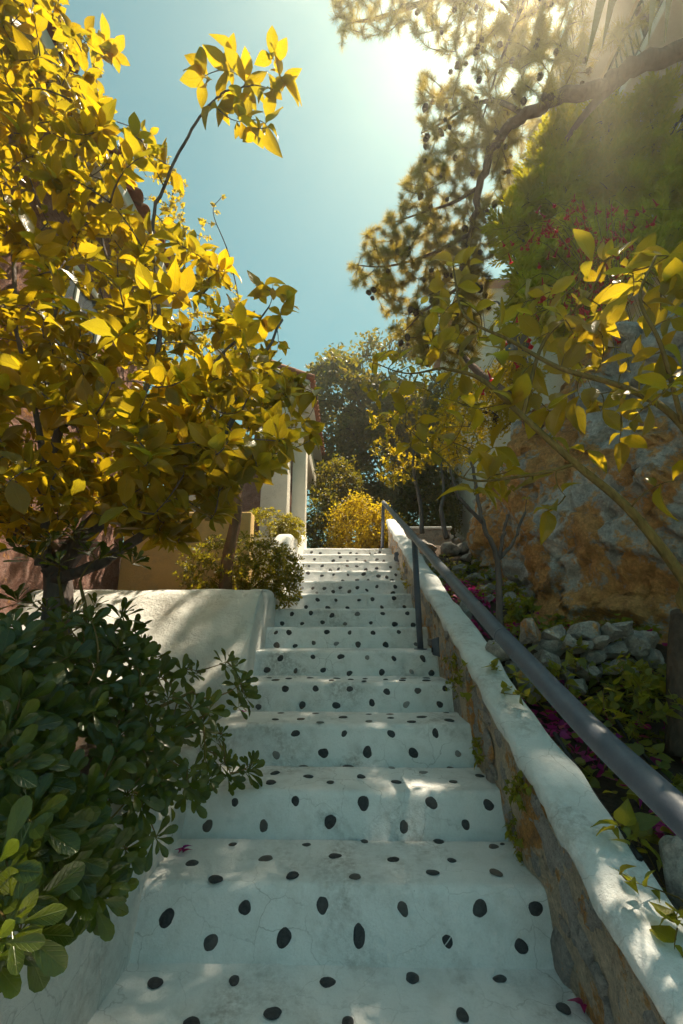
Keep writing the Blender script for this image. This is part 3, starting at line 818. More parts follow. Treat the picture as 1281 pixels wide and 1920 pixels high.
crown = [(-60, -60), (120, -60), (125, 60), (205, 85), (215, 130), (170, 190), (235, 235), (300, 250), (275, 300), (240, 330), (250, 420), (300, 420), (410, 475), (440, 510), (420, 560), (475, 590), (480, 650), (520, 690), (570, 735), (560, 820), (500, 890), (440, 910), (430, 960), (360, 985), (300, 960), (240, 990), (120, 960), (-60, 1000)]
def yl(a, b): return rng.uniform(1.6, 3.2) if rng.random() < .85 else rng.uniform(1.35, 1.8)
tg = poly_points(crown, 760, yl)+poly_points([(180, 820), (460, 820), (450, 950), (370, 1000), (330, 1030), (280, 960), (120, 970)], 60, lambda a, b: rng.uniform(1.9, 2.5))+poly_points([(-20, 900), (430, 880), (440, 960), (330, 1030), (230, 1000), (100, 1010), (-20, 1040)], 100, lambda a, b: rng.uniform(2.0, 2.65))+poly_points([(470, 690), (590, 720), (590, 830), (520, 900), (450, 900)], 20, lambda a, b: rng.uniform(2.3, 2.9))
tw = sk.grow(tg, .0032, maxd=1.6)
spr = A((420, 130, 2.0), (440, 105, 2.0), (505, 100, 1.95), (525, 140, 2.0), (515, 170, 2.0), (480, 240, 1.9), (470, 225, 2.0), (500, 240, 1.95), (460, 150, 2.0), (535, 155, 2.05), (445, 190, 2.05)) + A((378, 150, 2.0), (410, 205, 2.0)) + A((320, 330, 2.1), (300, 300, 2.1)) + A((510, 530, 2.5), (540, 560, 2.5), (525, 590, 2.5), (480, 540, 2.6), (490, 600, 2.6)) + A((495, 655, 2.6), (520, 660, 2.6), (505, 690, 2.6)) + A((565, 800, 2.6), (585, 815, 2.6), (575, 730, 2.6), (595, 740, 2.6)) + A((200, 80, 2.6), (190, 110, 2.6), (215, 100, 2.6), (160, 60, 2.6))
tw2 = sk.grow(spr, .0028)
ML = np.concatenate([twig_leaves(tw, 9, .098), twig_leaves(tw2, 6, .145, start=.55, droop=.3)])
sk.mesh('trunk', M_BARK_GREY, lt, 7)
split_scatter('foliage', T_CITRUS, ML, M_LEMON, lt, 300)

# slim trunk standing behind the retaining wall
st = empty('slim_tree', (-1.06, 4.05, 1.25), 'slim bare tan trunk standing just behind the sloping white wall', 'tree')
ss = Skeleton()
ss.limb([Vector((-1.06, 4.05, 1.15)), Vector((-1.07, 4.06, 1.6)), Vector((-1.02, 4.1, 2.1)), Vector((-1.1, 4.15, 2.7)), Vector((-1.3, 4.1, 3.5))], .062, .035)
ss.limb([Vector((-1.05, 4.1, 2.2)), Vector((-.9, 4.2, 2.8)), Vector((-.95, 4.2, 3.4))], .03, .012)
tws = ss.grow([Vector((-1.2+rng.normal(0, .35), 4.3+rng.normal(0, .25), 3.3+rng.normal(0, .35))) for _ in range(40)], .003)
ss.mesh('trunk', M_BARK_TAN, st, 10)
split_scatter('foliage', T_CITRUS, twig_leaves(tws, 9, .075), M_LEMON, st)

# flowering climber on the house behind the lemon tree: small leaves
cl = empty('climbing_vine', at(330, 900, Y=4.4), 'small leaved yellow climbing vine with pale blossoms behind the lemon tree', 'vine')
sv = Skeleton()
sv.limb(A((330, 990, 4.4), (320, 800, 4.5), (300, 600, 4.6), (310, 450, 4.7), (330, 330, 4.8)), .02, .006)
sv.limb(A((320, 800, 4.5), (420, 700, 4.6), (450, 600, 4.8), (430, 480, 5), (400, 400, 5), (415, 370, 5)), .014, .004)
vp = [(230, 300), (330, 290), (340, 360), (400, 450), (450, 560), (460, 700), (420, 850), (300, 900), (240, 700)]
tv = sv.grow(poly_points(vp, 260, lambda a, b: rng.uniform(4.3, 5.0))+A((400, 385, 5), (412, 400, 5), (395, 420, 5), (420, 372, 5), (325, 320, 4.8), (350, 350, 4.9), (345, 390, 4.9)), .003, maxd=1.5)
sv.mesh('stem', M_BARK_DARK, cl, 5)
MV = twig_leaves(tv, 22, .05)
split_scatter('foliage', T_SMALL, MV, M_BUSH, cl)
bl = MV[rng.choice(len(MV), 90)].copy(); bl[:, :, :3] *= .55
split_scatter('blossom', T_HEART, bl, M_WHITEWOOD, cl)

# ------------------------------------------------------------------ pittosporum shrubs
def shrub(name, label, base, targets, stems, mat, n=9, size=.07, keep=0, r=.004, group=None, inner=0, bark=M_BARK_GREEN, axis_up=.35, open_=.75, face=Vector((0, -.15, 0)), tw_w=.7):
    root = empty(name, base, label, 'shrub', group)
    s = Skeleton()
    for q in stems: s.limb(q, .014, .006)
    tws = s.grow(targets, r, curve=.12)
    cen = Vector(base)
    tips = [q[-1] for q in tws]; axes = [((q[-1]-q[-2]).normalized()*tw_w+(q[-1]-cen).normalized()*.4+face+Vector((0, 0, axis_up))) for q in tws]
    M = whorls(tips, axes, n, size, open_)
    if inner:
        M = np.concatenate([M, twig_leaves(tws, inner, size*.9, start=.45)])
    s.mesh('branches', bark, root, 5)
    split_scatter('foliage', T_OBOV, M, mat, root, keep)
    return root
def lumps(n, blobs):
    """points near the skins of overlapping ellipsoids"""
    out = []; w = np.array([b[1].x*b[1].z for b in blobs]); w = w/w.sum()
    while len(out) < n:
        c, r = blobs[rng.choice(len(blobs), p=w)]
        d = Vector(rng.normal(0, 1, 3)).normalized()*rng.uniform(.72, 1.04)
        out.append(Vector((c.x+d.x*r.x, c.y+d.y*r.y, c.z+d.z*r.z)))
    return out
dark_poly = [(-40, 1130), (90, 1160), (190, 1140), (260, 1180), (300, 1240), (360, 1215), (430, 1225), (470, 1290), (480, 1340), (440, 1370), (430, 1400), (500, 1395), (480, 1450), (390, 1480), (330, 1530), (280, 1590), (210, 1620), (200, 1680), (130, 1720), (70, 1740), (20, 1800), (-40, 1800)]
def yd(a, b):
    y0 = float(np.interp(a, [0, 200, 350, 500], [.95, 1.25, 1.70, 2.10])); y0 += float(np.interp(b, [1150, 1500, 1850], [.25, 0, -.12]))
    return y0+abs(rng.normal(0, .10))+ (rng.uniform(.1, .5) if rng.random() < .35 else 0)
db = Vector((-1.0, 1.75, .45))
shrub('pittosporum_shrub', 'dark green glossy pittosporum shrub with rosette leaves overhanging the low white wall', db,
      poly_points(dark_poly, 235, yd)+[Vector((rng.uniform(-1.6, -.9), rng.uniform(1.0, 2.4), rng.uniform(.62, .98))) for _ in range(70)], [[db, db+Vector((-.1, -.3, .2)), db+Vector((-.0, -.5, .3))], [db, db+Vector((.2, .1, .2)), db+Vector((.38, .25, .3))], [db, db+Vector((-.4, 0, .25)), db+Vector((-.7, -.1, .4))], [db, db+Vector((.1, -.3, .1)), db+Vector((.30, -.45, .0))]],
      M_PITT, 11, .106, 300, .0035, None, 0, face=Vector((.5, -1.0, .25)), tw_w=.35, open_=.92)
tb = at(130, 1330, Y=2.0)
tall_t = A((30, 1020, 1.9), (60, 1040, 1.9), (100, 1010, 1.9), (140, 990, 1.95), (165, 1030, 1.9), (110, 1050, 1.85), (190, 1040, 1.95), (230, 1030, 2.0), (255, 1050, 2.0), (150, 1010, 2.0), (60, 1130, 1.9), (30, 1120, 1.9), (180, 1130, 1.8), (160, 1170, 1.75), (230, 1150, 1.8), (250, 1180, 1.9), (130, 1150, 1.75), (90, 1140, 1.85), (205, 1190, 1.8), (270, 1210, 1.95), (20, 1170, 1.8), (110, 1210, 1.7), (170, 1220, 1.7), (50, 1220, 1.75))
shrub('tall_pittosporum', 'upright green pittosporum with bare orange stems beneath the lemon tree', tb, tall_t, [A((130, 1330, 2.0), (120, 1150, 2.0), (110, 1080, 1.95)), A((130, 1330, 2.0), (160, 1170, 1.95), (150, 1090, 1.95)), A((130, 1330, 2), (180, 1200, 1.9))],
      M_PITT, 11, .105, 150, .004, None, 0, M_BARK_GREEN, .8, .8)
sb = Vector((-1.0, 4.35, 1.3))
shrub('round_shrub', 'rounded yellow green shrub spilling over the white shoulder of the middle wall', sb,
      [p for p in lumps(820, [(Vector((-1.02, 4.28, 1.56)), Vector((.58, .38, .34))), (Vector((-.72, 4.32, 1.52)), Vector((.32, .32, .30))), (Vector((-.60, 4.26, 1.36)), Vector((.16, .18, .20)))]) if p.z > 1.2], [[sb, sb+Vector((0, 0, .2))], [sb, sb+Vector((.25, -.05, .2))], [sb, sb+Vector((-.25, 0, .15))]],
      M_PITT_SUN, 9, .062, 0, .003)
sb2 = Vector((-1.0, 5.75, 2.0))
shrub('round_shrub', 'smaller sunlit yellow shrub by the porch column behind the upper wall end', sb2,
      lumps(560, [(Vector((-1.02, 5.75, 2.28)), Vector((.44, .34, .27))), (Vector((-.72, 5.7, 2.22)), Vector((.20, .25, .2)))]), [[sb2, sb2+Vector((0, 0, .2))], [sb2, sb2+Vector((.25, -.05, .2))]],
      M_PITT_SUN, 9, .06, 0, .003)

# ------------------------------------------------------------------ right-hand lemon trees
rb = Vector((1.55, .95, .35))
rl = empty('lemon_tree', rb, 'young lemon tree with large olive yellow leaves leaning in over the handrail', 'tree')
sr = Skeleton()
sr.limb([rb]+A((1330, 1180, 1.5), (1281, 1085, 1.5), (1180, 955, 1.5), (1080, 870, 1.55), (980, 780, 1.6), (900, 710, 1.7), (830, 690, 1.8)), .022, .007)
sr.limb(A((980, 780, 1.6), (1020, 640, 1.65), (1100, 560, 1.65), (1140, 480, 1.6)), .009, .005)
sr.limb([rb]+A((1400, 1000, 1.4), (1281, 800, 1.4), (1180, 730, 1.5), (1050, 690, 1.55), (960, 640, 1.65), (870, 590, 1.8), (850, 500, 1.9)), .016, .004)
sr.limb(A((1281, 800, 1.4), (1240, 650, 1.3), (1200, 560, 1.3), (1230, 480, 1.3)), .008, .004)
sr.limb(A((1080, 870, 1.55), (1000, 890, 1.6), (880, 900, 1.8), (830, 860, 2.0), (760, 800, 2.3)), .007, .003)
sr.limb(A((830, 690, 1.8), (760, 700, 2.2), (700, 680, 2.6)), .006, .003)
rt = A((850, 490, 1.9), (885, 500, 1.9), (820, 540, 1.9), (860, 540, 1.9), (830, 590, 1.9), (800, 620, 2.0), (815, 650, 2.0), (850, 650, 1.9), (900, 640, 1.8), (940, 620, 1.7), (930, 670, 1.7), (980, 700, 1.7), (960, 760, 1.6), (1010, 560, 1.7), (1040, 540, 1.65), (1030, 580, 1.65), (1060, 600, 1.6), (990, 600, 1.7), (1090, 560, 1.6), (1110, 600, 1.55), (1130, 490, 1.6), (1160, 480, 1.55), (1180, 510, 1.5), (1100, 490, 1.6), (1220, 500, 1.4), (1260, 480, 1.35), (1240, 540, 1.35), (1275, 540, 1.3), (1220, 580, 1.35), (1260, 600, 1.3), (1200, 670, 1.4), (1240, 660, 1.35), (1170, 690, 1.5), (1130, 630, 1.55), (1080, 640, 1.6), (1060, 700, 1.6), (1180, 800, 1.5), (1240, 740, 1.25), (1200, 770, 1.3), (1260, 720, 1.2), (1270, 900, 1.3), (1040, 820, 1.6), (1000, 740, 1.65), (1090, 750, 1.5), (900, 860, 1.8), (930, 890, 1.75), (960, 880, 1.7), (1000, 900, 1.65), (890, 930, 1.8), (1020, 960, 1.6), (1060, 930, 1.6), (870, 780, 1.9), (790, 790, 2.2), (760, 760, 2.3), (740, 720, 2.5), (700, 680, 2.6), (720, 730, 2.5), (780, 720, 2.2), (830, 730, 2.0), (690, 740, 2.7), (730, 790, 2.5), (700, 800, 2.7), (850, 830, 2), (810, 840, 2.1), (770, 840, 2.3), (950, 690, 1.7), (870, 700, 1.8), (900, 590, 1.9))
extra = poly_points([(690, 660), (830, 500), (880, 480), (900, 590), (1000, 560), (1130, 470), (1280, 450), (1300, 780), (1190, 830), (1020, 960), (880, 940), (700, 860)], 60, lambda a, b: float(np.interp(a, [690, 850, 1000, 1280], [2.7, 2.0, 1.7, 1.35]))+rng.uniform(-.1, .55))
tr_ = sr.grow(rt+extra, .0028)
sr.mesh('trunk', M_BARK_GREEN, rl, 7)
split_scatter('foliage', T_CITRUS, twig_leaves(tr_, 3.6, .118, start=.55, droop=.15), M_LEMON_R, rl, 300)

def sapling(base, limbs, targets, label, r0=.024, size=.06, per=6, keep=0):
    root = empty('sapling', base, label, 'tree', 'citrus saplings on the garden bank')
    s = Skeleton()
    for i, q in enumerate(limbs): s.limb(q, r0*(1 if i == 0 else .6), r0*.35, wob_=.004)
    t = s.grow(targets, .0026)
    s.mesh('trunk', M_BARK_GREY, root, 7)
    split_scatter('foliage', T_CITRUS, twig_leaves(t, per, size, start=.3, droop=.05), M_LEMON_R, root, keep)
sapling(at(938, 1175, Y=3.0), [A((938, 1175, 3.0), (936, 1100, 3.0), (930, 1040, 3.0), (905, 980, 3.0), (890, 900, 3.05), (880, 840, 3.1)), A((936, 1045, 3.0), (945, 1000, 3.0), (952, 965, 3.0)), A((933, 1050, 3.0), (960, 1020, 3.05), (985, 960, 3.1)), A((905, 980, 3.0), (860, 930, 2.9), (845, 880, 2.9))],
        A((880, 800, 3.1), (860, 840, 3), (900, 830, 3.1), (870, 760, 3.2), (840, 870, 2.9), (910, 880, 3.05), (855, 800, 3.1), (890, 720, 3.2), (990, 930, 3.1), (830, 800, 3.1), (845, 760, 3.2), (900, 770, 3.2)), 'bare grey citrus sapling forked low in front of the rock face')
sapling(at(838, 1010, Y=4.7), [A((838, 1010, 4.7), (828, 960, 4.7), (832, 920, 4.75), (826, 860, 4.8))], poly_points([(790, 700), (880, 700), (890, 860), (800, 880)], 40, lambda a, b: rng.uniform(4.5, 5.1)), 'crooked grey citrus sapling between rocks beyond the forked one', .03)
sapling(at(792, 1000, Y=5.6), [A((792, 1000, 5.6), (788, 940, 5.6), (775, 880, 5.6), (780, 800, 5.7))], poly_points([(690, 720), (800, 700), (830, 840), (800, 900), (720, 920), (690, 860)], 130, lambda a, b: rng.uniform(5.2, 6.2)), 'leafy citrus sapling growing beside the top of the handrail', .032, .065, 8)

# ------------------------------------------------------------------ pine
def tuft_template(n=34, L=1.0, seed=1, spread=(15, 75)):
    rs = random.Random(seed); V = []; F = []; UV = []
    for i in range(n):
        th = R(rs.uniform(*spread)); ph = rs.uniform(0, 6.28); l = L*rs.uniform(.7, 1.1); b = rs.uniform(-.45, .1)
        d = Vector((math.cos(th), math.sin(th)*math.cos(ph), math.sin(th)*math.sin(ph)))
        s = d.cross(Vector((rs.gauss(0, 1), rs.gauss(0, 1), rs.gauss(0, 1)))).normalized()*.010
        o = Vector((b, 0, 0)); k = len(V); sag = Vector((0, 0, 0))
        V += [tuple(o-s), tuple(o+s), tuple(o+d*l*.55+s+sag), tuple(o+d*l*.55-s+sag), tuple(o+d*l)]
        UV += [(0, .4), (0, .6), (.5, .6), (.5, .4), (1, .5)]
        F += [(k, k+1, k+2, k+3), (k+3, k+2, k+4)]
    return (np.array(V), F, np.array(UV))
T_TUFT = [tuft_template(34, 1, i) for i in range(4)]
def cone_mesh(seed):
    rs = random.Random(seed); V = []; F = []; n = 12; m = 9
    for j in range(m):
        t = j/(m-1); r = (math.sin(math.pi*min(.98, t*.85+.12))**.8)*.30
        for i in range(n):
            a = 2*math.pi*(i+.5*(j % 2))/n; rr = r*(1+.40*((i+j) % 2))
            V.append((t, rr*math.cos(a), rr*math.sin(a)))
    for j in range(m-1):
        for i in range(n):
            i2 = (i+1) % n; F.append((j*n+i, j*n+i2, (j+1)*n+i2, (j+1)*n+i))
    F.append(tuple(range(n))); F.append(tuple(range((m-1)*n, m*n)))
    return make_mesh('cone', V, F, M_CONE, False)
CONES = [cone_mesh(i) for i in range(3)]
pb = Vector((4.9, 4.6, 2.6))
pine = empty('pine_tree', pb, 'tall pine with dark cone laden branches arching over the stairs from the corner', 'tree')
sp_ = Skeleton(.08)
trunk_top = Vector((5.0, 4.4, 11.5))
sp_.limb([pb-Vector((0, 0, .6)), Vector((5.0, 4.5, 5.5)), at(1400, 60, Y=4.2), trunk_top, Vector((4.3, 4.9, 14.5)), Vector((3.4, 5.2, 17))], .22, .07)
sp_.limb(A((1400, 60, 4.2), (1281, 95, 4.1), (1190, 125, 4.0), (1120, 165, 4.0), (1050, 185, 4.1), (985, 215, 4.3), (930, 270, 4.6), (900, 350, 4.8), (880, 440, 5.0), (860, 540, 5.2), (850, 640, 5.4)), .125, .018, wob_=.02)
sp_.limb(A((1160, 150, 4.0), (1110, 200, 4.1), (1070, 250, 4.3), (1040, 300, 4.5)), .07, .012)
sp_.limb(A((985, 215, 4.3), (930, 190, 4.5), (880, 200, 4.8), (830, 230, 5.2), (790, 250, 5.5)), .035, .010)
sp_.limb(A((900, 350, 4.8), (850, 380, 5.1), (790, 400, 5.4), (730, 420, 5.6)), .03, .008)
sp_.limb(A((880, 440, 5.0), (800, 480, 5.3), (720, 500, 5.6), (650, 495, 5.8)), .03, .006)
sp_.limb(A((860, 540, 5.2), (800, 580, 5.4), (760, 620, 5.6)), .025, .006)
sp_.limb([trunk_top, Vector((4.0, 4.2, 11.2)), at(1000, -40, Y=4.6), at(900, -40, Y=4.9), at(780, 10, Y=5.2), at(680, 40, Y=5.4), at(630, 30, Y=5.5)], .09, .012)
sp_.limb(A((1000, -40, 4.6), (960, 60, 4.6), (930, 140, 4.7), (900, 240, 4.9)), .03, .01)
sp_.limb([Vector((4.3, 4.9, 14.5)), Vector((4.2, 6.2, 14)), Vector((4.0, 7.5, 13.2))], .08, .015)
sp_.limb([trunk_top, Vector((4.2, 5.2, 11.8)), Vector((3.2, 5.6, 11.6)), Vector((2.6, 5.2, 11.2))], .08, .015)
sp_.limb([Vector((4.3, 4.9, 14.5)), Vector((4.9, 6.4, 14.6)), Vector((5.0, 7.5, 14.6))], .07, .015)
pp_sil = [(790, 130), (860, 150), (980, 200), (960, 330), (930, 430), (900, 520), (880, 600), (840, 680), (770, 660), (760, 600), (720, 560), (670, 540), (635, 500), (680, 470), (690, 420), (740, 390), (760, 330), (800, 290), (780, 215)]
pt1 = poly_points(pp_sil, 620, lambda a, b: float(np.interp(b, [150, 650], [4.5, 5.5]))+rng.uniform(-.3, .9))
pt2 = poly_points([(600, -60), (1100, -60), (1080, 60), (1000, 130), (900, 150), (830, 110), (760, 60), (700, 95), (640, 85)], 360, lambda a, b: rng.uniform(4.2, 5.8))
pt2b = poly_points([(960, 60), (1100, 40), (1230, 60), (1220, 0), (1130, 110), (1040, 200), (960, 180)], 70, lambda a, b: rng.uniform(3.7, 4.6))
# unseen crown added above the frame, shaped along the sun to shade the stairs
pt3 = []
GX, GY = SDIR.x/SDIR.z, SDIR.y/SDIR.z
while len(pt3) < 120:
    g = Vector((rng.uniform(-1.5, 1.2), rng.uniform(-.3, 5.6), 0)); z = rng.uniform(9.5, 15)
    if g.x < (-1.15 if g.y < 2.3 else -.62)+.15*noise.noise(g*1.5): continue
    if g.x > .95+.3*noise.noise(g*1.7): continue
    if noise.noise(Vector((g.x*1.5, g.y*1.5, 2))) < (-.10 if g.y < 3.6 else .15): continue
    pt3.append(Vector((g.x+GX*z, g.y+GY*z, z)))
X3, Y3, D3 = proj_np([tuple(v) for v in pt3])
pt3 = [v for v, a, b in zip(pt3, X3, Y3) if not (b > 20 and a < 800)]
pt1 += poly_points([(770, 430), (930, 420), (925, 560), (890, 690), (840, 700)], 130, lambda a, b: rng.uniform(5.0, 6.2))
pt1 += poly_points([(690, 545), (790, 480), (880, 560), (880, 690), (770, 680)], 90, lambda a, b: rng.uniform(5.2, 6.4))
tp = sp_.grow(pt1+pt2+pt2b, .004, curve=.1)
tp3 = sp_.grow(pt3, .006, curve=.1)
sp_.mesh('trunk', M_BARK_PINE, pine, 7)
def tufts(tw_, n, size):
    pos, ax, nr, sz = [], [], [], []
    for q in tw_:
        for i in range(n):
            u = 1-.65*(i/max(1, n-1))*random.uniform(.7, 1); f = u*(len(q)-1); k = min(int(f), len(q)-2); p = q[k].lerp(q[k+1], f-k)
            d = (q[k+1]-q[k]).normalized()+Vector((random.gauss(0, .45), random.gauss(0, .45), random.gauss(0, .4)))
            pos.append(tuple(p)); ax.append(tuple(d)); nr.append((random.gauss(0, 1), random.gauss(0, 1), random.gauss(0, 1))); sz.append(size*random.uniform(.7, 1.2))
    return frames(np.array(pos), np.array(ax), np.array(nr), np.array(sz))
split_scatter('needles', T_TUFT, np.concatenate([tufts(tp, 7, .12), tufts(tp3, 9, .26)]), M_NEEDLE, pine)
for q in random.sample(tp, 150):
    k = random.randint(2, 5); p = q[min(k, len(q)-1)]
    px, py, _ = proj_np([tuple(p)])
    if px[0] < 760 and random.random() < .7: continue
    for _ in range(random.choice((1, 1, 2, 3))):
        d = Vector((random.gauss(0, .6), random.gauss(0, .6), -1)); o = Vector((random.gauss(0, .05), random.gauss(0, .05), random.gauss(-.02, .04)))
        add_obj('cone', random.choice(CONES), pine, Matrix.Translation(p+o) @ d.to_track_quat('X', 'Z').to_matrix().to_4x4() @ Matrix.Scale(random.uniform(.075, .11), 4))

# ------------------------------------------------------------------ juniper above the rocks
def spray_template(seed):
    rs = random.Random(seed); V = []; F = []; UV = []
    def blade(o, d, l, w):
        n = Vector((rs.gauss(0, .4), rs.gauss(0, .4), 1)); s = d.cross(n).normalized()*w; k = len(V)
        V.extend([tuple(o), tuple(o+d*l*.5+s), tuple(o+d*l), tuple(o+d*l*.5-s)]); UV.extend([(0, .5), (.5, .6), (1, .5), (.5, .4)]); F.append((k, k+1, k+2, k+3))
    ax = Vector((1, 0, 0)); blade(Vector((0, 0, 0)), ax, 1.0, .025)
    for i in range(13):
        t = .12+.85*i/13; sgn = 1 if i % 2 else -1
        d = Vector((.85, sgn*rs.uniform(.4, .75), rs.uniform(-.35, .35))).normalized(); l = (.46-.30*t)*rs.uniform(.8, 1.2)
        o = ax*t; blade(o, d, l, .040)
        for j in range(2):
            d2 = (d+Vector((.5, rs.uniform(-.5, .5), rs.uniform(-.5, .5)))).normalized(); blade(o+d*l*(.3+.3*j), d2, l*.55, .036)
    return (np.array(V), F, np.array(UV))
T_SPRAY = [spray_template(i) for i in range(4)]
def conifer(name, label, base, limbs, targets, mat, size, per, bark):
    root = empty(name, base, label, 'tree'); s = Skeleton()
    for q in limbs: s.limb(q, .05, .012)
    t = s.grow(targets, .004, curve=.2); s.mesh('trunk', bark, root, 6)
    pos, ax, nr, sz = [], [], [], []
    for q in t:
        for i in range(per):
            u = random.uniform(.35, 1.0); f = u*(len(q)-1); k = min(int(f), len(q)-2); p = q[k].lerp(q[k+1], f-k)
            d = (q[k+1]-q[k]).normalized()*.8+Vector((random.gauss(0, .4), random.gauss(0, .4), random.gauss(.35, .3)))
            pos.append(tuple(p)); ax.append(tuple(d)); nr.append((random.gauss(0, 1), random.gauss(0, 1), random.gauss(0, 1))); sz.append(size*random.uniform(.6, 1.25))
    split_scatter('foliage', T_SPRAY, frames(np.array(pos), np.array(ax), np.array(nr), np.array(sz)), mat, root)
    return root
jp = [(925, 450), (960, 380), (990, 330), (1010, 280), (1060, 200), (1090, 230), (1130, 190), (1150, 230), (1200, 170), (1250, 150), (1255, 210), (1230, 290), (1260, 250), (1285, 300), (1285, 480), (1200, 520), (1120, 560), (1080, 640), (990, 620), (950, 560), (970, 500)]
jb = at(1120, 620, Y=4.6)
conifer('juniper_tree', 'feathery yellow green juniper above the rock face under the pine limb', jb,
        [[jb]+A((1120, 500, 4.6), (1110, 380, 4.7), (1120, 260, 4.8)), [jb]+A((1030, 500, 4.4), (980, 450, 4.4)), [jb]+A((1190, 450, 4.7), (1220, 300, 4.9), (1240, 200, 4.9)), [jb]+A((1040, 560, 4.3), (1000, 590, 4.2)), A((1110, 380, 4.7), (1040, 340, 4.7), (1010, 300, 4.7))],
        poly_points(jp, 900, lambda a, b: float(np.interp(b, [150, 620], [4.9, 4.2]))+rng.uniform(-.35, .6)), M_JUN, .26, 5, M_BARK_DARK)

# red flowered weeping shrub on the rock ledge
fb = at(1160, 600, Y=3.4)
fl = empty('firecracker_plant', fb, 'weeping thin stemmed shrub dotted with small red flowers on the rock ledge', 'shrub')
sf = Skeleton()
tips = A((1080, 520, 3.2), (1090, 570, 3.2), (1070, 480, 3.2), (1110, 500, 3.2), (1060, 620, 3.1), (1080, 640, 3.1), (960, 460, 3.3), (930, 470, 3.3), (1000, 430, 3.3), (1050, 400, 3.3), (1180, 640, 3.0), (1160, 690, 3.0), (1070, 690, 3.0), (1060, 660, 3.0), (870, 780, 3.0), (1200, 500, 3.2), (1250, 560, 3.1), (1240, 420, 3.2), (1150, 400, 3.4), (1120, 560, 3.2), (1140, 600, 3.2), (1100, 620, 3.2), (900, 760, 3.1), (1210, 700, 2.9))
for t in tips+[t+Vector((random.gauss(0, .12), random.gauss(0, .12), random.gauss(0, .1))) for t in tips for _ in range(3)]:
    top = fb.lerp(t, .55)+Vector((0, 0, .45+.25*random.random()))
    sf.limb([fb, fb.lerp(top, .6)+Vector((0, 0, .12)), top, t], .005, .0015, 4)
sf.mesh('stems', M_BARK_GREEN, fl, 4)
ms = []
for q, r_ in sf.lines:
    for i in range(26):
        u = random.uniform(.3, 1); k = min(int(u*(len(q)-1)), len(q)-2); p = q[k].lerp(q[k+1], random.random())
        ms.append((tuple(p), (random.gauss(0, .6), random.gauss(0, .6), -.6+random.gauss(0, .4))))
def blade_template(w=.05): return (np.array([(0, 0, 0), (.5, w, 0), (1, 0, 0), (.5, -w, 0)]), [(0, 1, 2, 3)], np.array([(0, .5), (.5, 1), (1, .5), (.5, 0)]))
pos = np.array([a for a, b in ms]); ax = np.array([b for a, b in ms])
split_scatter('foliage', [blade_template(.04)], frames(pos, ax, rng.normal(0, 1, (len(ms), 3)), rng.uniform(.04, .10, len(ms))), M_JUN, fl)
def bell():
    V = []; F = []; n = 5
    for j, (x, r) in enumerate(((0, .05), (.55, .09), (.8, .10), (1.0, .26))):
        for i in range(n): V.append((x, r*math.cos(6.283*i/n), r*math.sin(6.283*i/n)))
    for j in range(3):
        for i in range(n): F.append((j*n+i, j*n+(i+1) % n, (j+1)*n+(i+1) % n, (j+1)*n+i))
    return make_mesh('flower', V, F, M_RED)
BELL = bell()
for q, r_ in random.sample(sf.lines, len(sf.lines)):
    for i in range(random.choice((2, 3, 4))):
        u = random.uniform(.55, 1); k = min(int(u*(len(q)-1)), len(q)-2); p = q[k]
        d = Vector((random.gauss(0, .4), random.gauss(0, .4), -1))
        add_obj('flower', BELL, fl, Matrix.Translation(p+Vector((random.gauss(0, .02), random.gauss(0, .02), random.gauss(0, .03)))) @ d.to_track_quat('X', 'Z').to_matrix().to_4x4() @ Matrix.Scale(random.uniform(.055, .09), 4))

# yucca blades hanging in at the top
yb_ = Vector((1.9, 1.55, 5.0))
yu = empty('yucca', yb_, 'long pointed yucca blades hanging in at the upper corner', 'plant')
for (x0, y0, x1, y1, w) in ((1160, -140, 1098, 125, .030), (1175, -130, 1128, 95, .026), (1240, -130, 1215, 85, .024), (1268, -130, 1246, 80, .022), (1210, -170, 1140, 40, .026)):
    a = at(x0, y0, Y=1.75); b = at(x1, y1, Y=1.65); V = []; F = []
    mid = yb_.lerp(a, .6)+Vector((0, 0, .35))
    q = spline([yb_, mid, a, a.lerp(b, .55), b], 5); n = len(q)
    for i, p in enumerate(q):
        t = i/(n-1); ww = w*(.55+.45*math.sin(min(1, t*1.6)*1.57))*(1-max(0, (t-.62)/.38)**1.3)+.001
        d = (q[min(i+1, n-1)]-q[max(i-1, 0)]).normalized(); s = d.cross(Vector((.2, 1, .1))).normalized()*ww
        V += [tuple(p-s), tuple(p+Vector((0, .3, 0))*ww), tuple(p+s)]
    for i in range(n-1): F += [(i*3, i*3+3, i*3+4, i*3+1), (i*3+1, i*3+4, i*3+5, i*3+2)]
    mesh_obj('blade', V, F, M_BLADE, yu)
stv, stf = tube([Vector((1.95, 1.5, 5.9)), yb_], [.05, .045], 8); mesh_obj('stem', stv, stf, M_BARK_DARK, yu)

# ------------------------------------------------------------------ far trees and bushes
def clumpy_tree(name, label, base, top_r, blobs, n_clump, per, size, mat, bark, cl_r, cat='tree', limbs=None, group=None):
    root = empty(name, base, label, cat, group); s = Skeleton()
    c0 = blobs[0][0]
    s.limb([base, base.lerp(c0, .5)+Vector((.1, 0, 0)), c0], top_r, top_r*.4)
    cen = lumps(n_clump, blobs)
    t = s.grow(cen, top_r*.06+.004, curve=.15, maxd=30); s.mesh('trunk', bark, root, 5)
    ends = np.array([tuple(q[-1]) for q in t])
    idx = np.repeat(np.arange(len(ends)), per)
    pos = ends[idx]+rng.normal(0, cl_r, (len(idx), 3))*np.array([1, 1, .7])
    ax = rng.normal(0, 1, (len(idx), 3)); nr = rng.normal(0, .7, (len(idx), 3))+np.array([0, 0, .7])
    o = split_scatter('crown', T_SMALL, frames(pos, ax, nr, rng.uniform(.6, 1.25, len(idx))*size), mat, root)
    return root
VV = Vector
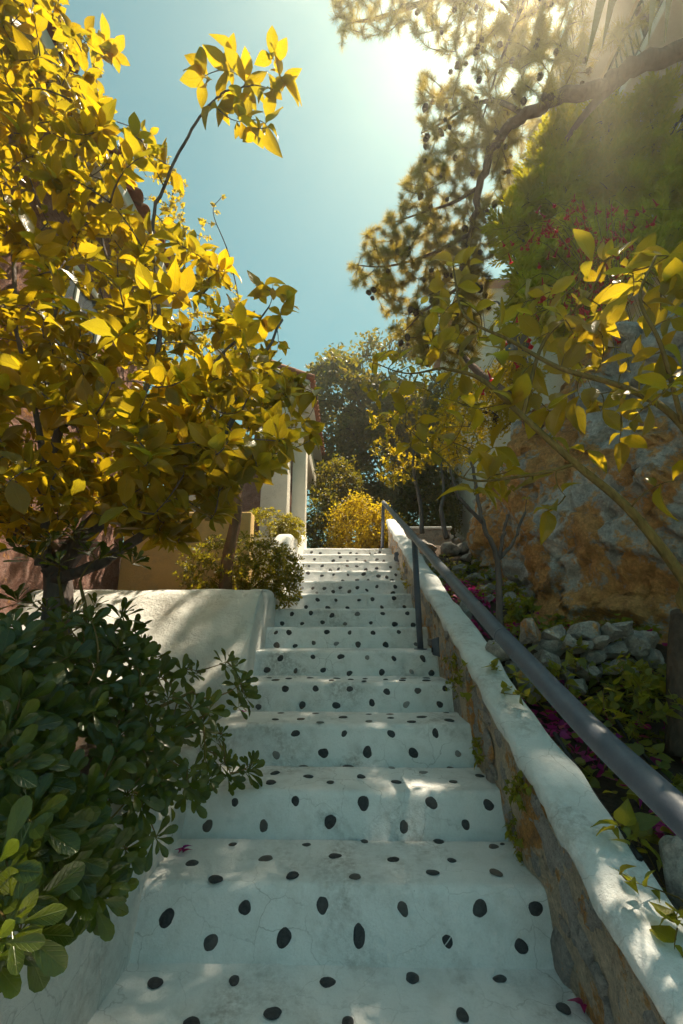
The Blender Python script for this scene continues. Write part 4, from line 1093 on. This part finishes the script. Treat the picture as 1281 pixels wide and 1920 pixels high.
ob = [(VV((-.1, 13, 7.6)), VV((1.3, 1.2, 1.9))), (VV((1.2, 13, 6.6)), VV((1.5, 1.2, 2.2)))]+[(VV((rng.uniform(-1.3, 2.4), 13+rng.uniform(-.7, .4), rng.uniform(4.6, 10.5))), VV((1, .9, .8))*rng.uniform(.45, .85)) for _ in range(15)]
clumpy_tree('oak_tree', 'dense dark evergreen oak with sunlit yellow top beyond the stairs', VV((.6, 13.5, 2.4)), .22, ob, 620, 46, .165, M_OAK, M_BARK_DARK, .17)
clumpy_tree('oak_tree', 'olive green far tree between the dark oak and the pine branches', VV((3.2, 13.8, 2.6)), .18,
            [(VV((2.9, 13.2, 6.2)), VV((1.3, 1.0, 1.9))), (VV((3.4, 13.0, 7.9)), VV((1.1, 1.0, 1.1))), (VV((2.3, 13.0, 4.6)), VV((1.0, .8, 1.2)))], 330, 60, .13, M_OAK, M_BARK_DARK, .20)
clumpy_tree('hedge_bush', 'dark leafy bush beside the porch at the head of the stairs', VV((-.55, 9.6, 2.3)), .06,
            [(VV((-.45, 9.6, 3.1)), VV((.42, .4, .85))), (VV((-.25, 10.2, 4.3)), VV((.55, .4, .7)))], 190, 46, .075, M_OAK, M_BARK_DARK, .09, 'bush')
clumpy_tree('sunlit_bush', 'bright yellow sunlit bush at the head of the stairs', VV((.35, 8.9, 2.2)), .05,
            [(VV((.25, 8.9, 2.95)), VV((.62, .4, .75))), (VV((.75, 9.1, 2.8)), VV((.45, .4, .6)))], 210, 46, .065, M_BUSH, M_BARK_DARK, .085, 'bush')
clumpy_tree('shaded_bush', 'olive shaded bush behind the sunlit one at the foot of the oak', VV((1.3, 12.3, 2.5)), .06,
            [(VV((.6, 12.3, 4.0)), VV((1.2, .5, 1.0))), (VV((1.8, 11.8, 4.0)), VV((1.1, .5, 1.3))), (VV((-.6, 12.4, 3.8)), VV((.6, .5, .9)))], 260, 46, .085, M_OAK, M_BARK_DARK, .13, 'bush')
clumpy_tree('ledge_bush', 'small yellow leaved bush on the rock ledge below the juniper', at(930, 790, Y=5.4), .04,
            [(at(900, 770, Y=5.6), VV((.50, .5, .45))), (at(960, 720, Y=5.4), VV((.35, .4, .3))), (at(860, 830, Y=5.7), VV((.3, .4, .3)))], 150, 46, .05, M_BUSH, M_BARK_DARK, .08, 'bush')
lg = [at(1010, 810, Y=3.9), at(960, 750, Y=4.4), at(900, 700, Y=4.9), at(860, 660, Y=5.3)]
gl = empty('leaning_trunk', lg[0], 'dark bare trunk leaning across the gap above the rock ledge', 'tree')
mesh_obj('trunk', *tube(spline(lg, 6), np.linspace(.07, .035, 19), 9), M_BARK_PINE, gl)

# ------------------------------------------------------------------ houses
def part(name, bxs, mat, parent, bev=.01):
    o = mesh_obj(name, *boxes(bxs), mat, parent, smooth=False)
    if bev: bevel_obj(o, bev, 2)
    return o
def tile_mesh(L=.42, r=.085):
    V = []; F = []; n = 8
    for j, (x, k) in enumerate(((0, 1.0), (L, .82))):
        for rr in (r*k, r*k-.014):
            for i in range(n+1):
                a = math.pi*i/n; V.append((x, rr*math.cos(a), rr*math.sin(a)))
    m = n+1
    for i in range(n):
        F += [(i, i+1, 2*m+i+1, 2*m+i), (m+i, 3*m+i, 3*m+i+1, m+i+1), (i, m+i, m+i+1, i+1), (2*m+i, 2*m+i+1, 3*m+i+1, 3*m+i)]
    return make_mesh('roof_tile', V, F, M_TERRA)
TILE = tile_mesh()
def tile_run(parent, x0, z0, y0, y1, slope, rows, sx=-1, pitch=.185):
    """rows of barrel tiles climbing from an eave that runs along Y"""
    for r_ in range(rows):
        y = y0
        while y < y1:
            d = Vector((sx*math.cos(slope), 0, math.sin(slope))); p = Vector((x0, y, z0))+d*(.36*r_)
            M = Matrix.Translation(p+Vector((0, random.gauss(0, .006), random.gauss(0, .004)))) @ Matrix(((d.x, 0, -d.z*sx*-1*-1, 0), (0, 1, 0, 0), (d.z, 0, abs(d.x), 0), (0, 0, 0, 1)))
            add_obj('roof_tile', TILE, parent, M); y += pitch
house = empty('house', (-2.4, 2.8, 1.0), 'pink roughcast house with white eaves and terracotta roof behind the lemon tree', 'house')
V = []; nu, nv = 90, 90
for i in range(nu):
    y = .2+4.6*i/(nu-1)
    for j in range(nv):
        z = .9+4.15*j/(nv-1); d = .018*fbm((y*9, z*9, 2), 4)+.012*noise.noise(Vector((y*28, z*28, 0)))
        V.append((-2.42+d, y, z))
w = mesh_obj('wall', V, grid_faces(nu, nv), M_PINK, house)
part('end_wall', [(-6.5, -2.43, .2, 4.80, .6, 5.04)], M_PINK, house, 0)
part('eave_soffit', [(-2.9, -2.16, .1, 4.95, 5.04, 5.09)], M_WHITEWOOD, house)
part('fascia', [(-2.16, -2.12, .1, 4.95, 5.02, 5.17)], M_WHITEWOOD, house)
rf = mesh_obj('roof', [(-2.14, .1, 5.16), (-2.14, 4.95, 5.16), (-4.6, 4.95, 6.4), (-4.6, .1, 6.4), (-2.14, .1, 5.10), (-2.14, 4.95, 5.10), (-4.6, 4.95, 6.3), (-4.6, .1, 6.3)], [(0, 1, 2, 3), (7, 6, 5, 4), (0, 4, 5, 1), (1, 5, 6, 2), (3, 2, 6, 7), (0, 3, 7, 4)], M_TERRA, house, False)
tile_run(rf, -2.06, 5.17, .2, 4.95, .46, 3)
for (y0, y1, z0, z1) in ((3.05, 3.75, 2.9, 4.1), (1.5, 2.2, 2.9, 4.1)):
    wd = part('window', [(-2.44, -2.385, y0-.06, y1+.06, z0-.06, z0), (-2.44, -2.385, y0-.06, y1+.06, z1, z1+.06), (-2.44, -2.385, y0-.06, y0, z0, z1), (-2.44, -2.385, y1, y1+.06, z0, z1), (-2.43, -2.392, (y0+y1)/2-.02, (y0+y1)/2+.02, z0, z1)], M_WHITEWOOD, house, .004)
    part('pane', [(-2.425, -2.41, y0, (y0+y1)/2-.02, z0, z1)], M_GLASS, wd, 0); part('pane', [(-2.425, -2.41, (y0+y1)/2+.02, y1, z0, z1)], M_GLASS, wd, 0)

porch = empty('porch', (-1.3, 7.6, 2.1), 'white porch with square pillar and tiled roof at the head of the stairs', 'porch')
part('pillar', [(-1.47, -1.02, 7.35, 7.75, 2.0, 4.95)], M_CREAM, porch, .012)
part('pillar', [(-1.018, -.77, 7.95, 8.25, 2.0, 4.45)], M_CREAM, porch, .012)
part('pillar', [(-2.9, -2.5, 7.35, 7.75, 2.0, 4.95)], M_CREAM, porch, .012)
part('beam', [(-3.0, -.93, 7.33, 7.77, 4.95, 5.28)], M_CREAM, porch, .012)
part('beam', [(-1.04, -.79, 7.775, 10.8, 4.45, 4.95)], M_CREAM, porch, .012)
part('moulding', [(-3.05, -.86, 7.29, 7.35, 5.28, 5.40)], M_WHITEWOOD, porch, .008)
part('inner_wall', [(-3.4, -1.1, 9.6, 9.8, 1.9, 5.0)], M_PINK, porch, 0)
prf = mesh_obj('roof', [(-.66, 7.15, 5.30), (-.66, 10.9, 5.30), (-2.4, 10.9, 6.05), (-2.4, 7.15, 6.05), (-.66, 7.15, 5.22), (-.66, 10.9, 5.22), (-2.4, 10.9, 5.95), (-2.4, 7.15, 5.95)], [(0, 1, 2, 3), (7, 6, 5, 4), (0, 4, 5, 1), (1, 5, 6, 2), (3, 2, 6, 7), (0, 3, 7, 4)], M_WHITEWOOD, porch, False)
tile_run(prf, -.60, 5.34, 7.2, 10.9, .40, 3)
mesh_obj('gable', [(-3.0, 7.34, 5.40), (-.9, 7.34, 5.40), (-2.4, 7.34, 5.98), (-3.0, 7.34, 5.75), (-3.0, 7.6, 5.40), (-.9, 7.6, 5.40), (-2.4, 7.6, 5.98), (-3.0, 7.6, 5.75)], [(0, 1, 2, 3), (7, 6, 5, 4), (1, 5, 6, 2)], M_CREAM, porch, False)

apt = empty('apartment_house', (6.5, 7, 4), 'beige house with railed balconies high behind the pine limb', 'house')
part('wall', [(6.0, 12, 4.5, 10.2, 3.0, 17.0)], M_BEIGE, apt, .02)
for z in (7.6, 10.6, 13.6):
    bal = part('balcony', [(5.1, 5.998, 4.2, 10.0, z, z+.18)], M_WHITEWOOD, apt, .01)
    part('rail', [(5.14, 5.18, 4.25, 9.95, z+1.02, z+1.06)], M_DARKMETAL, bal, 0); part('rail', [(5.14, 5.18, 4.25, 9.95, z+.28, z+.31)], M_DARKMETAL, bal, 0)
    for y in np.arange(4.3, 10, .14): part('baluster', [(5.15, 5.17, y, y+.016, z+.312, z+1.018)], M_DARKMETAL, bal, 0)
    for y in (5.6, 8.0):
        wn_ = part('window', [(5.95, 6.03, y, y+.9, z+.2, z+2.2)], M_WHITEWOOD, apt, .01); part('pane', [(5.94, 5.949, y+.08, y+.42, z+.28, z+2.1)], M_GLASS, wn_, 0); part('pane', [(5.94, 5.949, y+.48, y+.82, z+.28, z+2.1)], M_GLASS, wn_, 0)
villa = empty('villa', (4.5, 11, 4), 'pale pinkish villa wall glimpsed through the pine above the ledge', 'house')
part('wall', [(3.2, 7.5, 10.4, 14, 2.5, 10.0)], M_CREAM, villa, .02)
vr = mesh_obj('roof', [(3.0, 10.1, 10.03), (7.8, 10.1, 10.03), (7.8, 14.3, 10.03), (3.0, 14.3, 10.03), (5.4, 12.2, 11.3)], [(0, 1, 4), (1, 2, 4), (2, 3, 4), (3, 0, 4), (3, 2, 1, 0)], M_TERRA, villa, False)
vw = part('window', [(3.9, 4.8, 10.36, 10.41, 7.2, 8.6)], M_WHITEWOOD, villa, .01); part('pane', [(3.98, 4.72, 10.35, 10.358, 7.28, 8.52)], M_GLASS, vw, 0)
arch = spline(A((858, 690, 6.4), (880, 620, 6.5), (905, 575, 6.6), (935, 568, 6.7), (948, 620, 6.8)), 6)
ag = empty('blue_railing', at(870, 700, Y=6.5), 'curved blue metal railing on the ledge before the pale villa', 'railing')
mesh_obj('arch_tube', *tube(arch, [.018]*len(arch), 8), M_BLUEPIPE, ag)
for i in (7, 12, 17):
    p = arch[i]; mesh_obj('baluster', *tube([p, Vector((p.x, p.y, p.z-.7))], [.008, .008], 6), M_BLUEPIPE, ag)

# ------------------------------------------------------------------ garden bank: stones, plants, petals
def rock_mesh(seed, mat=None, cuts=16, sub=4):
    rs = random.Random(seed); bm = bmesh.new(); bmesh.ops.create_icosphere(bm, subdivisions=sub, radius=1)
    planes = [(Vector((rs.gauss(0, 1), rs.gauss(0, 1), rs.gauss(0, 1))).normalized(), rs.uniform(.50, .80)) for _ in range(cuts)]
    for v in bm.verts:
        for n, d in planes:
            e = v.co.dot(n)-d
            if e > 0: v.co -= n*e*1.0
        v.co += v.co.normalized()*(.12*fbm(v.co*1.3+Vector((seed*3, 0, 0)), 3)+.045*fbm(v.co*5, 4))
    me = bpy.data.meshes.new('stone'); bm.to_mesh(me); bm.free()
    me.polygons.foreach_set('use_smooth', [True]*len(me.polygons)); me.materials.append(mat or M_ROCK); return me
ROCKS = [rock_mesh(i) for i in range(9)]
def put_rock(parent, p, rx, rz, ry=None, name='stone'):
    M = Matrix.Translation(p) @ Matrix.Rotation(random.uniform(-.25, .25), 4, 'Y') @ Matrix.Rotation(random.uniform(-.2, .2), 4, 'X') @ Matrix.Diagonal((rx, ry or (rx+rz)*.55, rz, 1)) @ Matrix.Rotation(random.choice((0, 1.57, 3.14, 4.71)), 4, 'Z')
    return add_obj(name, random.choice(ROCKS), parent, M)
def on_bank(px, py, lift=0.0):
    lo, hi = .5, 9.0
    for _ in range(40):
        m = (lo+hi)/2; p = at(px, py, Y=m)
        if p.z > bank_z(m)+lift: lo = m
        else: hi = m
    return at(px, py, Y=lo)
dw = empty('dry_stone_wall', (1.2, 2.6, .62), 'dry stone terrace wall of pale angular rocks crossed by the handrail', 'wall')
for (x, y, a, b) in [(290, 345, 64, 70), (365, 440, 80, 44), (470, 565, 80, 66), (400, 505, 58, 42), (445, 255, 48, 62), (570, 252, 78, 40), (560, 325, 75, 62), (540, 402, 74, 50), (735, 245, 78, 48), (880, 250, 48, 58), (940, 225, 62, 42), (890, 350, 104, 44), (1010, 312, 74, 56), (670, 428, 60, 36), (715, 325, 66, 40), (632, 490, 38, 46), (880, 445, 74, 42), (785, 375, 60, 42), (1075, 290, 52, 62), (640, 300, 40, 40), (820, 300, 60, 34), (970, 430, 60, 44), (1100, 380, 60, 50), (760, 470, 60, 45), (480, 470, 55, 45), (700, 540, 60, 40)]:
    px, py = 840+x*.3443, 1100+y*.3443; Yr = 2.55+random.uniform(-.03, .06)-.0006*max(0, y-430); s = .3443*Yr/FPX*1.08
    put_rock(dw, at(px, py, Y=Yr), a*s*1.1, b*s*1.1, .12)
mw = empty('dry_stone_wall', (1.1, 3.6, 1.1), 'tumbled line of reddish and grey rocks behind the bare forked sapling', 'wall')
uw = empty('rubble_edging', (1.0, 4.6, 1.5), 'grey rubble rocks edging the upper garden bank beside the stone wall', 'wall')
for (x, y, a, b) in [(590, 740, 80, 50), (740, 950, 78, 78), (840, 725, 95, 46), (880, 800, 74, 50), (1060, 720, 64, 62), (930, 700, 54, 42), (620, 510, 78, 52), (840, 610, 64, 46), (470, 500, 74, 62), (450, 590, 64, 52), (760, 560, 54, 42), (330, 400, 54, 34), (430, 400, 44, 42), (510, 420, 54, 42), (560, 450, 64, 42), (1070, 790, 54, 52), (1060, 860, 64, 50), (1190, 840, 54, 42), (900, 860, 44, 34), (720, 500, 54, 42), (700, 640, 60, 40), (680, 800, 50, 40), (960, 780, 50, 40), (1150, 760, 60, 60), (540, 640, 50, 40), (380, 440, 40, 36), (620, 420, 44, 34), (280, 350, 40, 30), (690, 440, 44, 30), (1140, 900, 50, 40)]:
    px, py = 680+x*.2604, 900+y*.2604; p = on_bank(px, py, .05); s = .2604*p.y/FPX*1.08
    put_rock(mw if py > 1068 else uw, p, a*s*1.1, b*s*1.1)
rk = add_obj('rock', ROCKS[3], None, Matrix.Translation(at(1272, 1635, Y=1.42)) @ Matrix.Diagonal((.055, .07, .11, 1))); tag(rk, 'single pale grey rock by the lower bank at the edge of the picture', 'rock')
gw = part('garden_wall', [(.86, 1.62, 7.0, 7.22, 2.1, 2.56)], M_WSTONE, None, .02); tag(gw, 'low stone cross wall with pale top at the head of the garden bank', 'wall', kind='thing')
part('coping', [(.84, 1.64, 6.97, 7.25, 2.562, 2.60)], M_CAP, gw, .012)

def ground_plants(n, xr, yr, h, size, thr, seed, z_of, f=1.6):
    pos, ax, nr, sz = [], [], [], []
    c = 0
    while c < n:
        x = rng.uniform(*xr); y = rng.uniform(*yr)
        if noise.noise(Vector((x*f, y*f, seed))) < thr or (x < 1.15 and y < 2.2 and rng.random() < .75): continue
        c += 1; z = z_of(x, y); hh = abs(rng.normal(.5, .3))*h
        for i in range(rng.integers(3, 7)):
            a = rng.uniform(0, 6.28); u = rng.uniform(.3, 1)
            pos.append((x+math.cos(a)*.02, y+math.sin(a)*.02, z+hh*u)); ax.append((math.cos(a), math.sin(a)-.15, rng.normal(.05, .35))); nr.append((rng.normal(0, .4), rng.normal(-.25, .4), 1)); sz.append(size*rng.uniform(.6, 1.3))
    return frames(np.array(pos), np.array(ax), np.array(nr), np.array(sz))
bk = lambda x, y: bank_z(y)+.02
gM = np.concatenate([ground_plants(650, (.88, 2.3), (.7, 2.5), .17, .058, -.12, 3, bk), ground_plants(260, (1.0, 1.9), (2.7, 3.5), .14, .05, .02, 6, bk, 2.2), ground_plants(200, (.9, 1.5), (3.7, 5.2), .16, .05, -.05, 8, bk, 2.2), ground_plants(80, (1.0, 2.0), (2.3, 2.62), .2, .05, 0, 11, lambda x, y: bank_z(2.4)+.1)])
gm = split_scatter('ground_cover', T_HEART, gM, M_IVY, None)
tag(gm, 'low leafy green and yellow ground cover on the garden bank', 'ground cover', kind='stuff')
pM = []
for _ in range(1500):
    y = rng.uniform(.8, 4.6); x = rng.uniform(.86, 1.15) if rng.random() < .6 else rng.uniform(.86, 2.0)
    if noise.noise(Vector((x*2, y*2, 21))) < -.12: continue
    pM.append((x, y, bank_z(y)+rng.uniform(.02, .10)))
pM = np.array(pM)
fp = split_scatter('fallen_petals', T_HEART, frames(pM, rng.normal(0, 1, (len(pM), 3))*np.array([1, 1, .3]), rng.normal(0, .5, (len(pM), 3))+np.array([0, 0, 1]), rng.uniform(.03, .06, len(pM))), M_PETAL, None)
tag(fp, 'magenta and purple fallen bougainvillea petals littering the garden bank', 'petals', kind='stuff')

def leafy(name, label, cat, base, targets, mat, per, size, templ=None, bark=M_BARK_GREEN, keep=0, up_=.2, r=.0018, group=None):
    root = empty(name, base, label, cat, group); s = Skeleton(); s.limb([Vector(base), Vector(base).lerp(targets[0], .3)+Vector((0, 0, .02))], r*2, r, 3)
    t = s.grow(targets, r, curve=.2); s.mesh('stems', bark, root, 4)
    split_scatter('foliage', templ or T_HEART, twig_leaves(t, per, size, start=.35, up=up_), mat, root, keep)
    return root
leafy('leafy_seedling', 'broad leaved green seedling leaning over the white coping from the petal litter', 'plant', Vector((.93, 1.52, .25)), A((1165, 1545, 1.45), (1185, 1565, 1.45), (1150, 1560, 1.45), (1195, 1540, 1.47), (1180, 1590, 1.42), (1200, 1580, 1.45)), M_IVY, 3, .062, keep=30)
leafy('leafy_seedling', 'small two leaf sprig lying on the white coping below the other seedling', 'plant', Vector((.90, 1.36, .30)), A((1175, 1650, 1.30), (1190, 1655, 1.3), (1160, 1630, 1.3)), M_IVY, 3, .05, keep=20)
leafy('leafy_seedling', 'dark pointed leaves at the edge of the picture beside the lowest coping', 'plant', Vector((.98, 1.15, .2)), A((1250, 1720, 1.2), (1270, 1740, 1.2), (1265, 1780, 1.18), (1278, 1700, 1.22)), M_IVY, 3, .06, keep=20)
leafy('leafy_seedling', 'bushy yellow green seedling under the handrail by the dry stones', 'plant', Vector((1.0, 2.35, .6)), [Vector((1.0+rng.normal(0, .14), 2.3+rng.normal(0, .16), .72+rng.normal(0, .09))) for _ in range(46)], M_IVY, 5, .055)
leafy('leafy_seedling', 'yellowish leafy weed growing up through the dry stone wall', 'plant', at(1080, 1260, Y=2.45), A((1080, 1210, 2.43), (1070, 1230, 2.43), (1095, 1215, 2.43), (1085, 1240, 2.42), (1100, 1250, 2.42), (1070, 1250, 2.42), (1105, 1270, 2.4)), M_IVY, 4, .05)
leafy('leafy_seedling', 'fresh green leafy plant at the foot of the forked sapling', 'plant', at(970, 1165, Y=3.1), [at(970+rng.normal(0, 16), 1140+rng.normal(0, 14), Y=3.05+rng.normal(0, .08)) for _ in range(36)], M_IVY, 5, .045)
leafy('leafy_seedling', 'tall trailing leafy weeds against the rock face behind the handrail', 'plant', at(1180, 1380, Y=2.2), [at(1180+rng.normal(0, 60), 1340+rng.normal(0, 45), Y=2.2+rng.normal(0, .12)) for _ in range(80)], M_IVY, 5, .05)
def creeper(label, pts, n, spread, size, mat=M_IVY):
    b = at(*pts[0], X=SW-.005); t = []
    for _ in range(n):
        i = random.randrange(len(pts)); x, y = pts[i]; t.append(at(x+rng.normal(0, spread), y+rng.normal(0, spread*1.3), X=SW-.012-abs(rng.normal(0, .014))))
    leafy('creeper', label, 'plant', b, t, mat, 4, size, up_=0, r=.0012, group='creepers rooted in the stone wall')
creeper('longest green creeper trailing down the stone wall to the second tread', [(968, 1480), (965, 1500), (962, 1540), (966, 1580), (972, 1610), (960, 1470), (985, 1490)], 46, 9, .026)
creeper('small dark creeper in the stone wall above the third tread', [(893, 1395), (895, 1410), (898, 1425)], 18, 6, .024)
creeper('mossy green creeper below the round wall lamp', [(855, 1250), (858, 1270), (850, 1290), (845, 1240)], 34, 8, .024)
creeper('sunlit yellow moss creeper high on the stone wall near the top', [(752, 1065), (755, 1080), (758, 1095)], 26, 5, .024, M_BUSH)
def hose(name, label, px, Yf):
    q = spline([at(x, y, Y=Y) for x, y, Y in px], 6)
    o = mesh_obj(name, *tube(q, [.0085]*len(q), 10), M_HOSE); tag(o, label, 'hose'); return o
hose('garden_hose', 'black hose lying in the petals close behind the white coping', [(1040, 1375, 1.95), (1075, 1430, 1.8), (1110, 1485, 1.68), (1150, 1540, 1.56), (1200, 1610, 1.42)], 0)
hose('garden_hose', 'black hose running up the bank among weeds behind the handrail', [(1130, 1310, 2.25), (1170, 1370, 2.1), (1220, 1430, 1.95), (1281, 1490, 1.8), (1340, 1540, 1.7)], 0)
hose('garden_hose', 'thin dark hose between the coping and the dry stone wall', [(880, 1140, 3.0), (900, 1170, 2.9), (925, 1200, 2.75), (935, 1240, 2.6)], 0)
ct = empty('cut_trunk', at(1275, 1400, Y=2.15), 'dark grooved trunk standing against the rock at the edge of the picture', 'tree')
q = A((1278, 1420, 2.1), (1277, 1320, 2.12), (1276, 1230, 2.15), (1279, 1150, 2.2)); mesh_obj('trunk', *tube(spline(q, 5), np.linspace(.06, .045, 16), 12), M_BARK_DARK, ct)

PETAL = make_mesh('petal', *[T_HEART[1][i] for i in (0, 1)], M_PETAL, True, T_HEART[1][2])
def petal(label, p, s, n=3):
    root = empty('fallen_petal', p, label, 'petal')
    for i in range(n):
        M = Matrix.Translation(p+Vector((0, 0, .006+.004*i))) @ Matrix.Rotation(i*2.1+random.random(), 4, 'Z') @ Matrix.Rotation(-.5, 4, 'Y') @ Matrix.Scale(s, 4)
        add_obj('petal', PETAL, root, M)
petal('magenta fallen blossom on the first tread beside the low white wall', at(343, 1602, Z=STEP_Z[1]), .035, 4)
petal('dark red fallen petals beside a pebble at the foot of the stone wall', at(1095, 1895, Z=.0), .04, 3)
petal('small magenta petal on the third tread under the dark shrub', at(455, 1338, Z=STEP_Z[3]+.02), .03, 2)

# ------------------------------------------------------------------ sunlit air
def haze_box():
    b = bpy.data.materials.new('haze_air'); b.use_nodes = True; t = b.node_tree; t.nodes.clear()
    o = t.nodes.new('ShaderNodeOutputMaterial'); v = t.nodes.new('ShaderNodeVolumePrincipled')
    v.inputs['Color'].default_value = (1.0, .94, .82, 1); v.inputs['Density'].default_value = HAZE; v.inputs['Anisotropy'].default_value = .80
    t.links.new(v.outputs[0], o.inputs['Volume'])
    h = mesh_obj('haze', *box(-74, 74, -74, 94, -3.0, 19.5), b, smooth=False); tag(h, 'pale sunlit haze in the air around the stairs', 'haze', kind='stuff')
    return h
HAZE = .0068
haze_box()
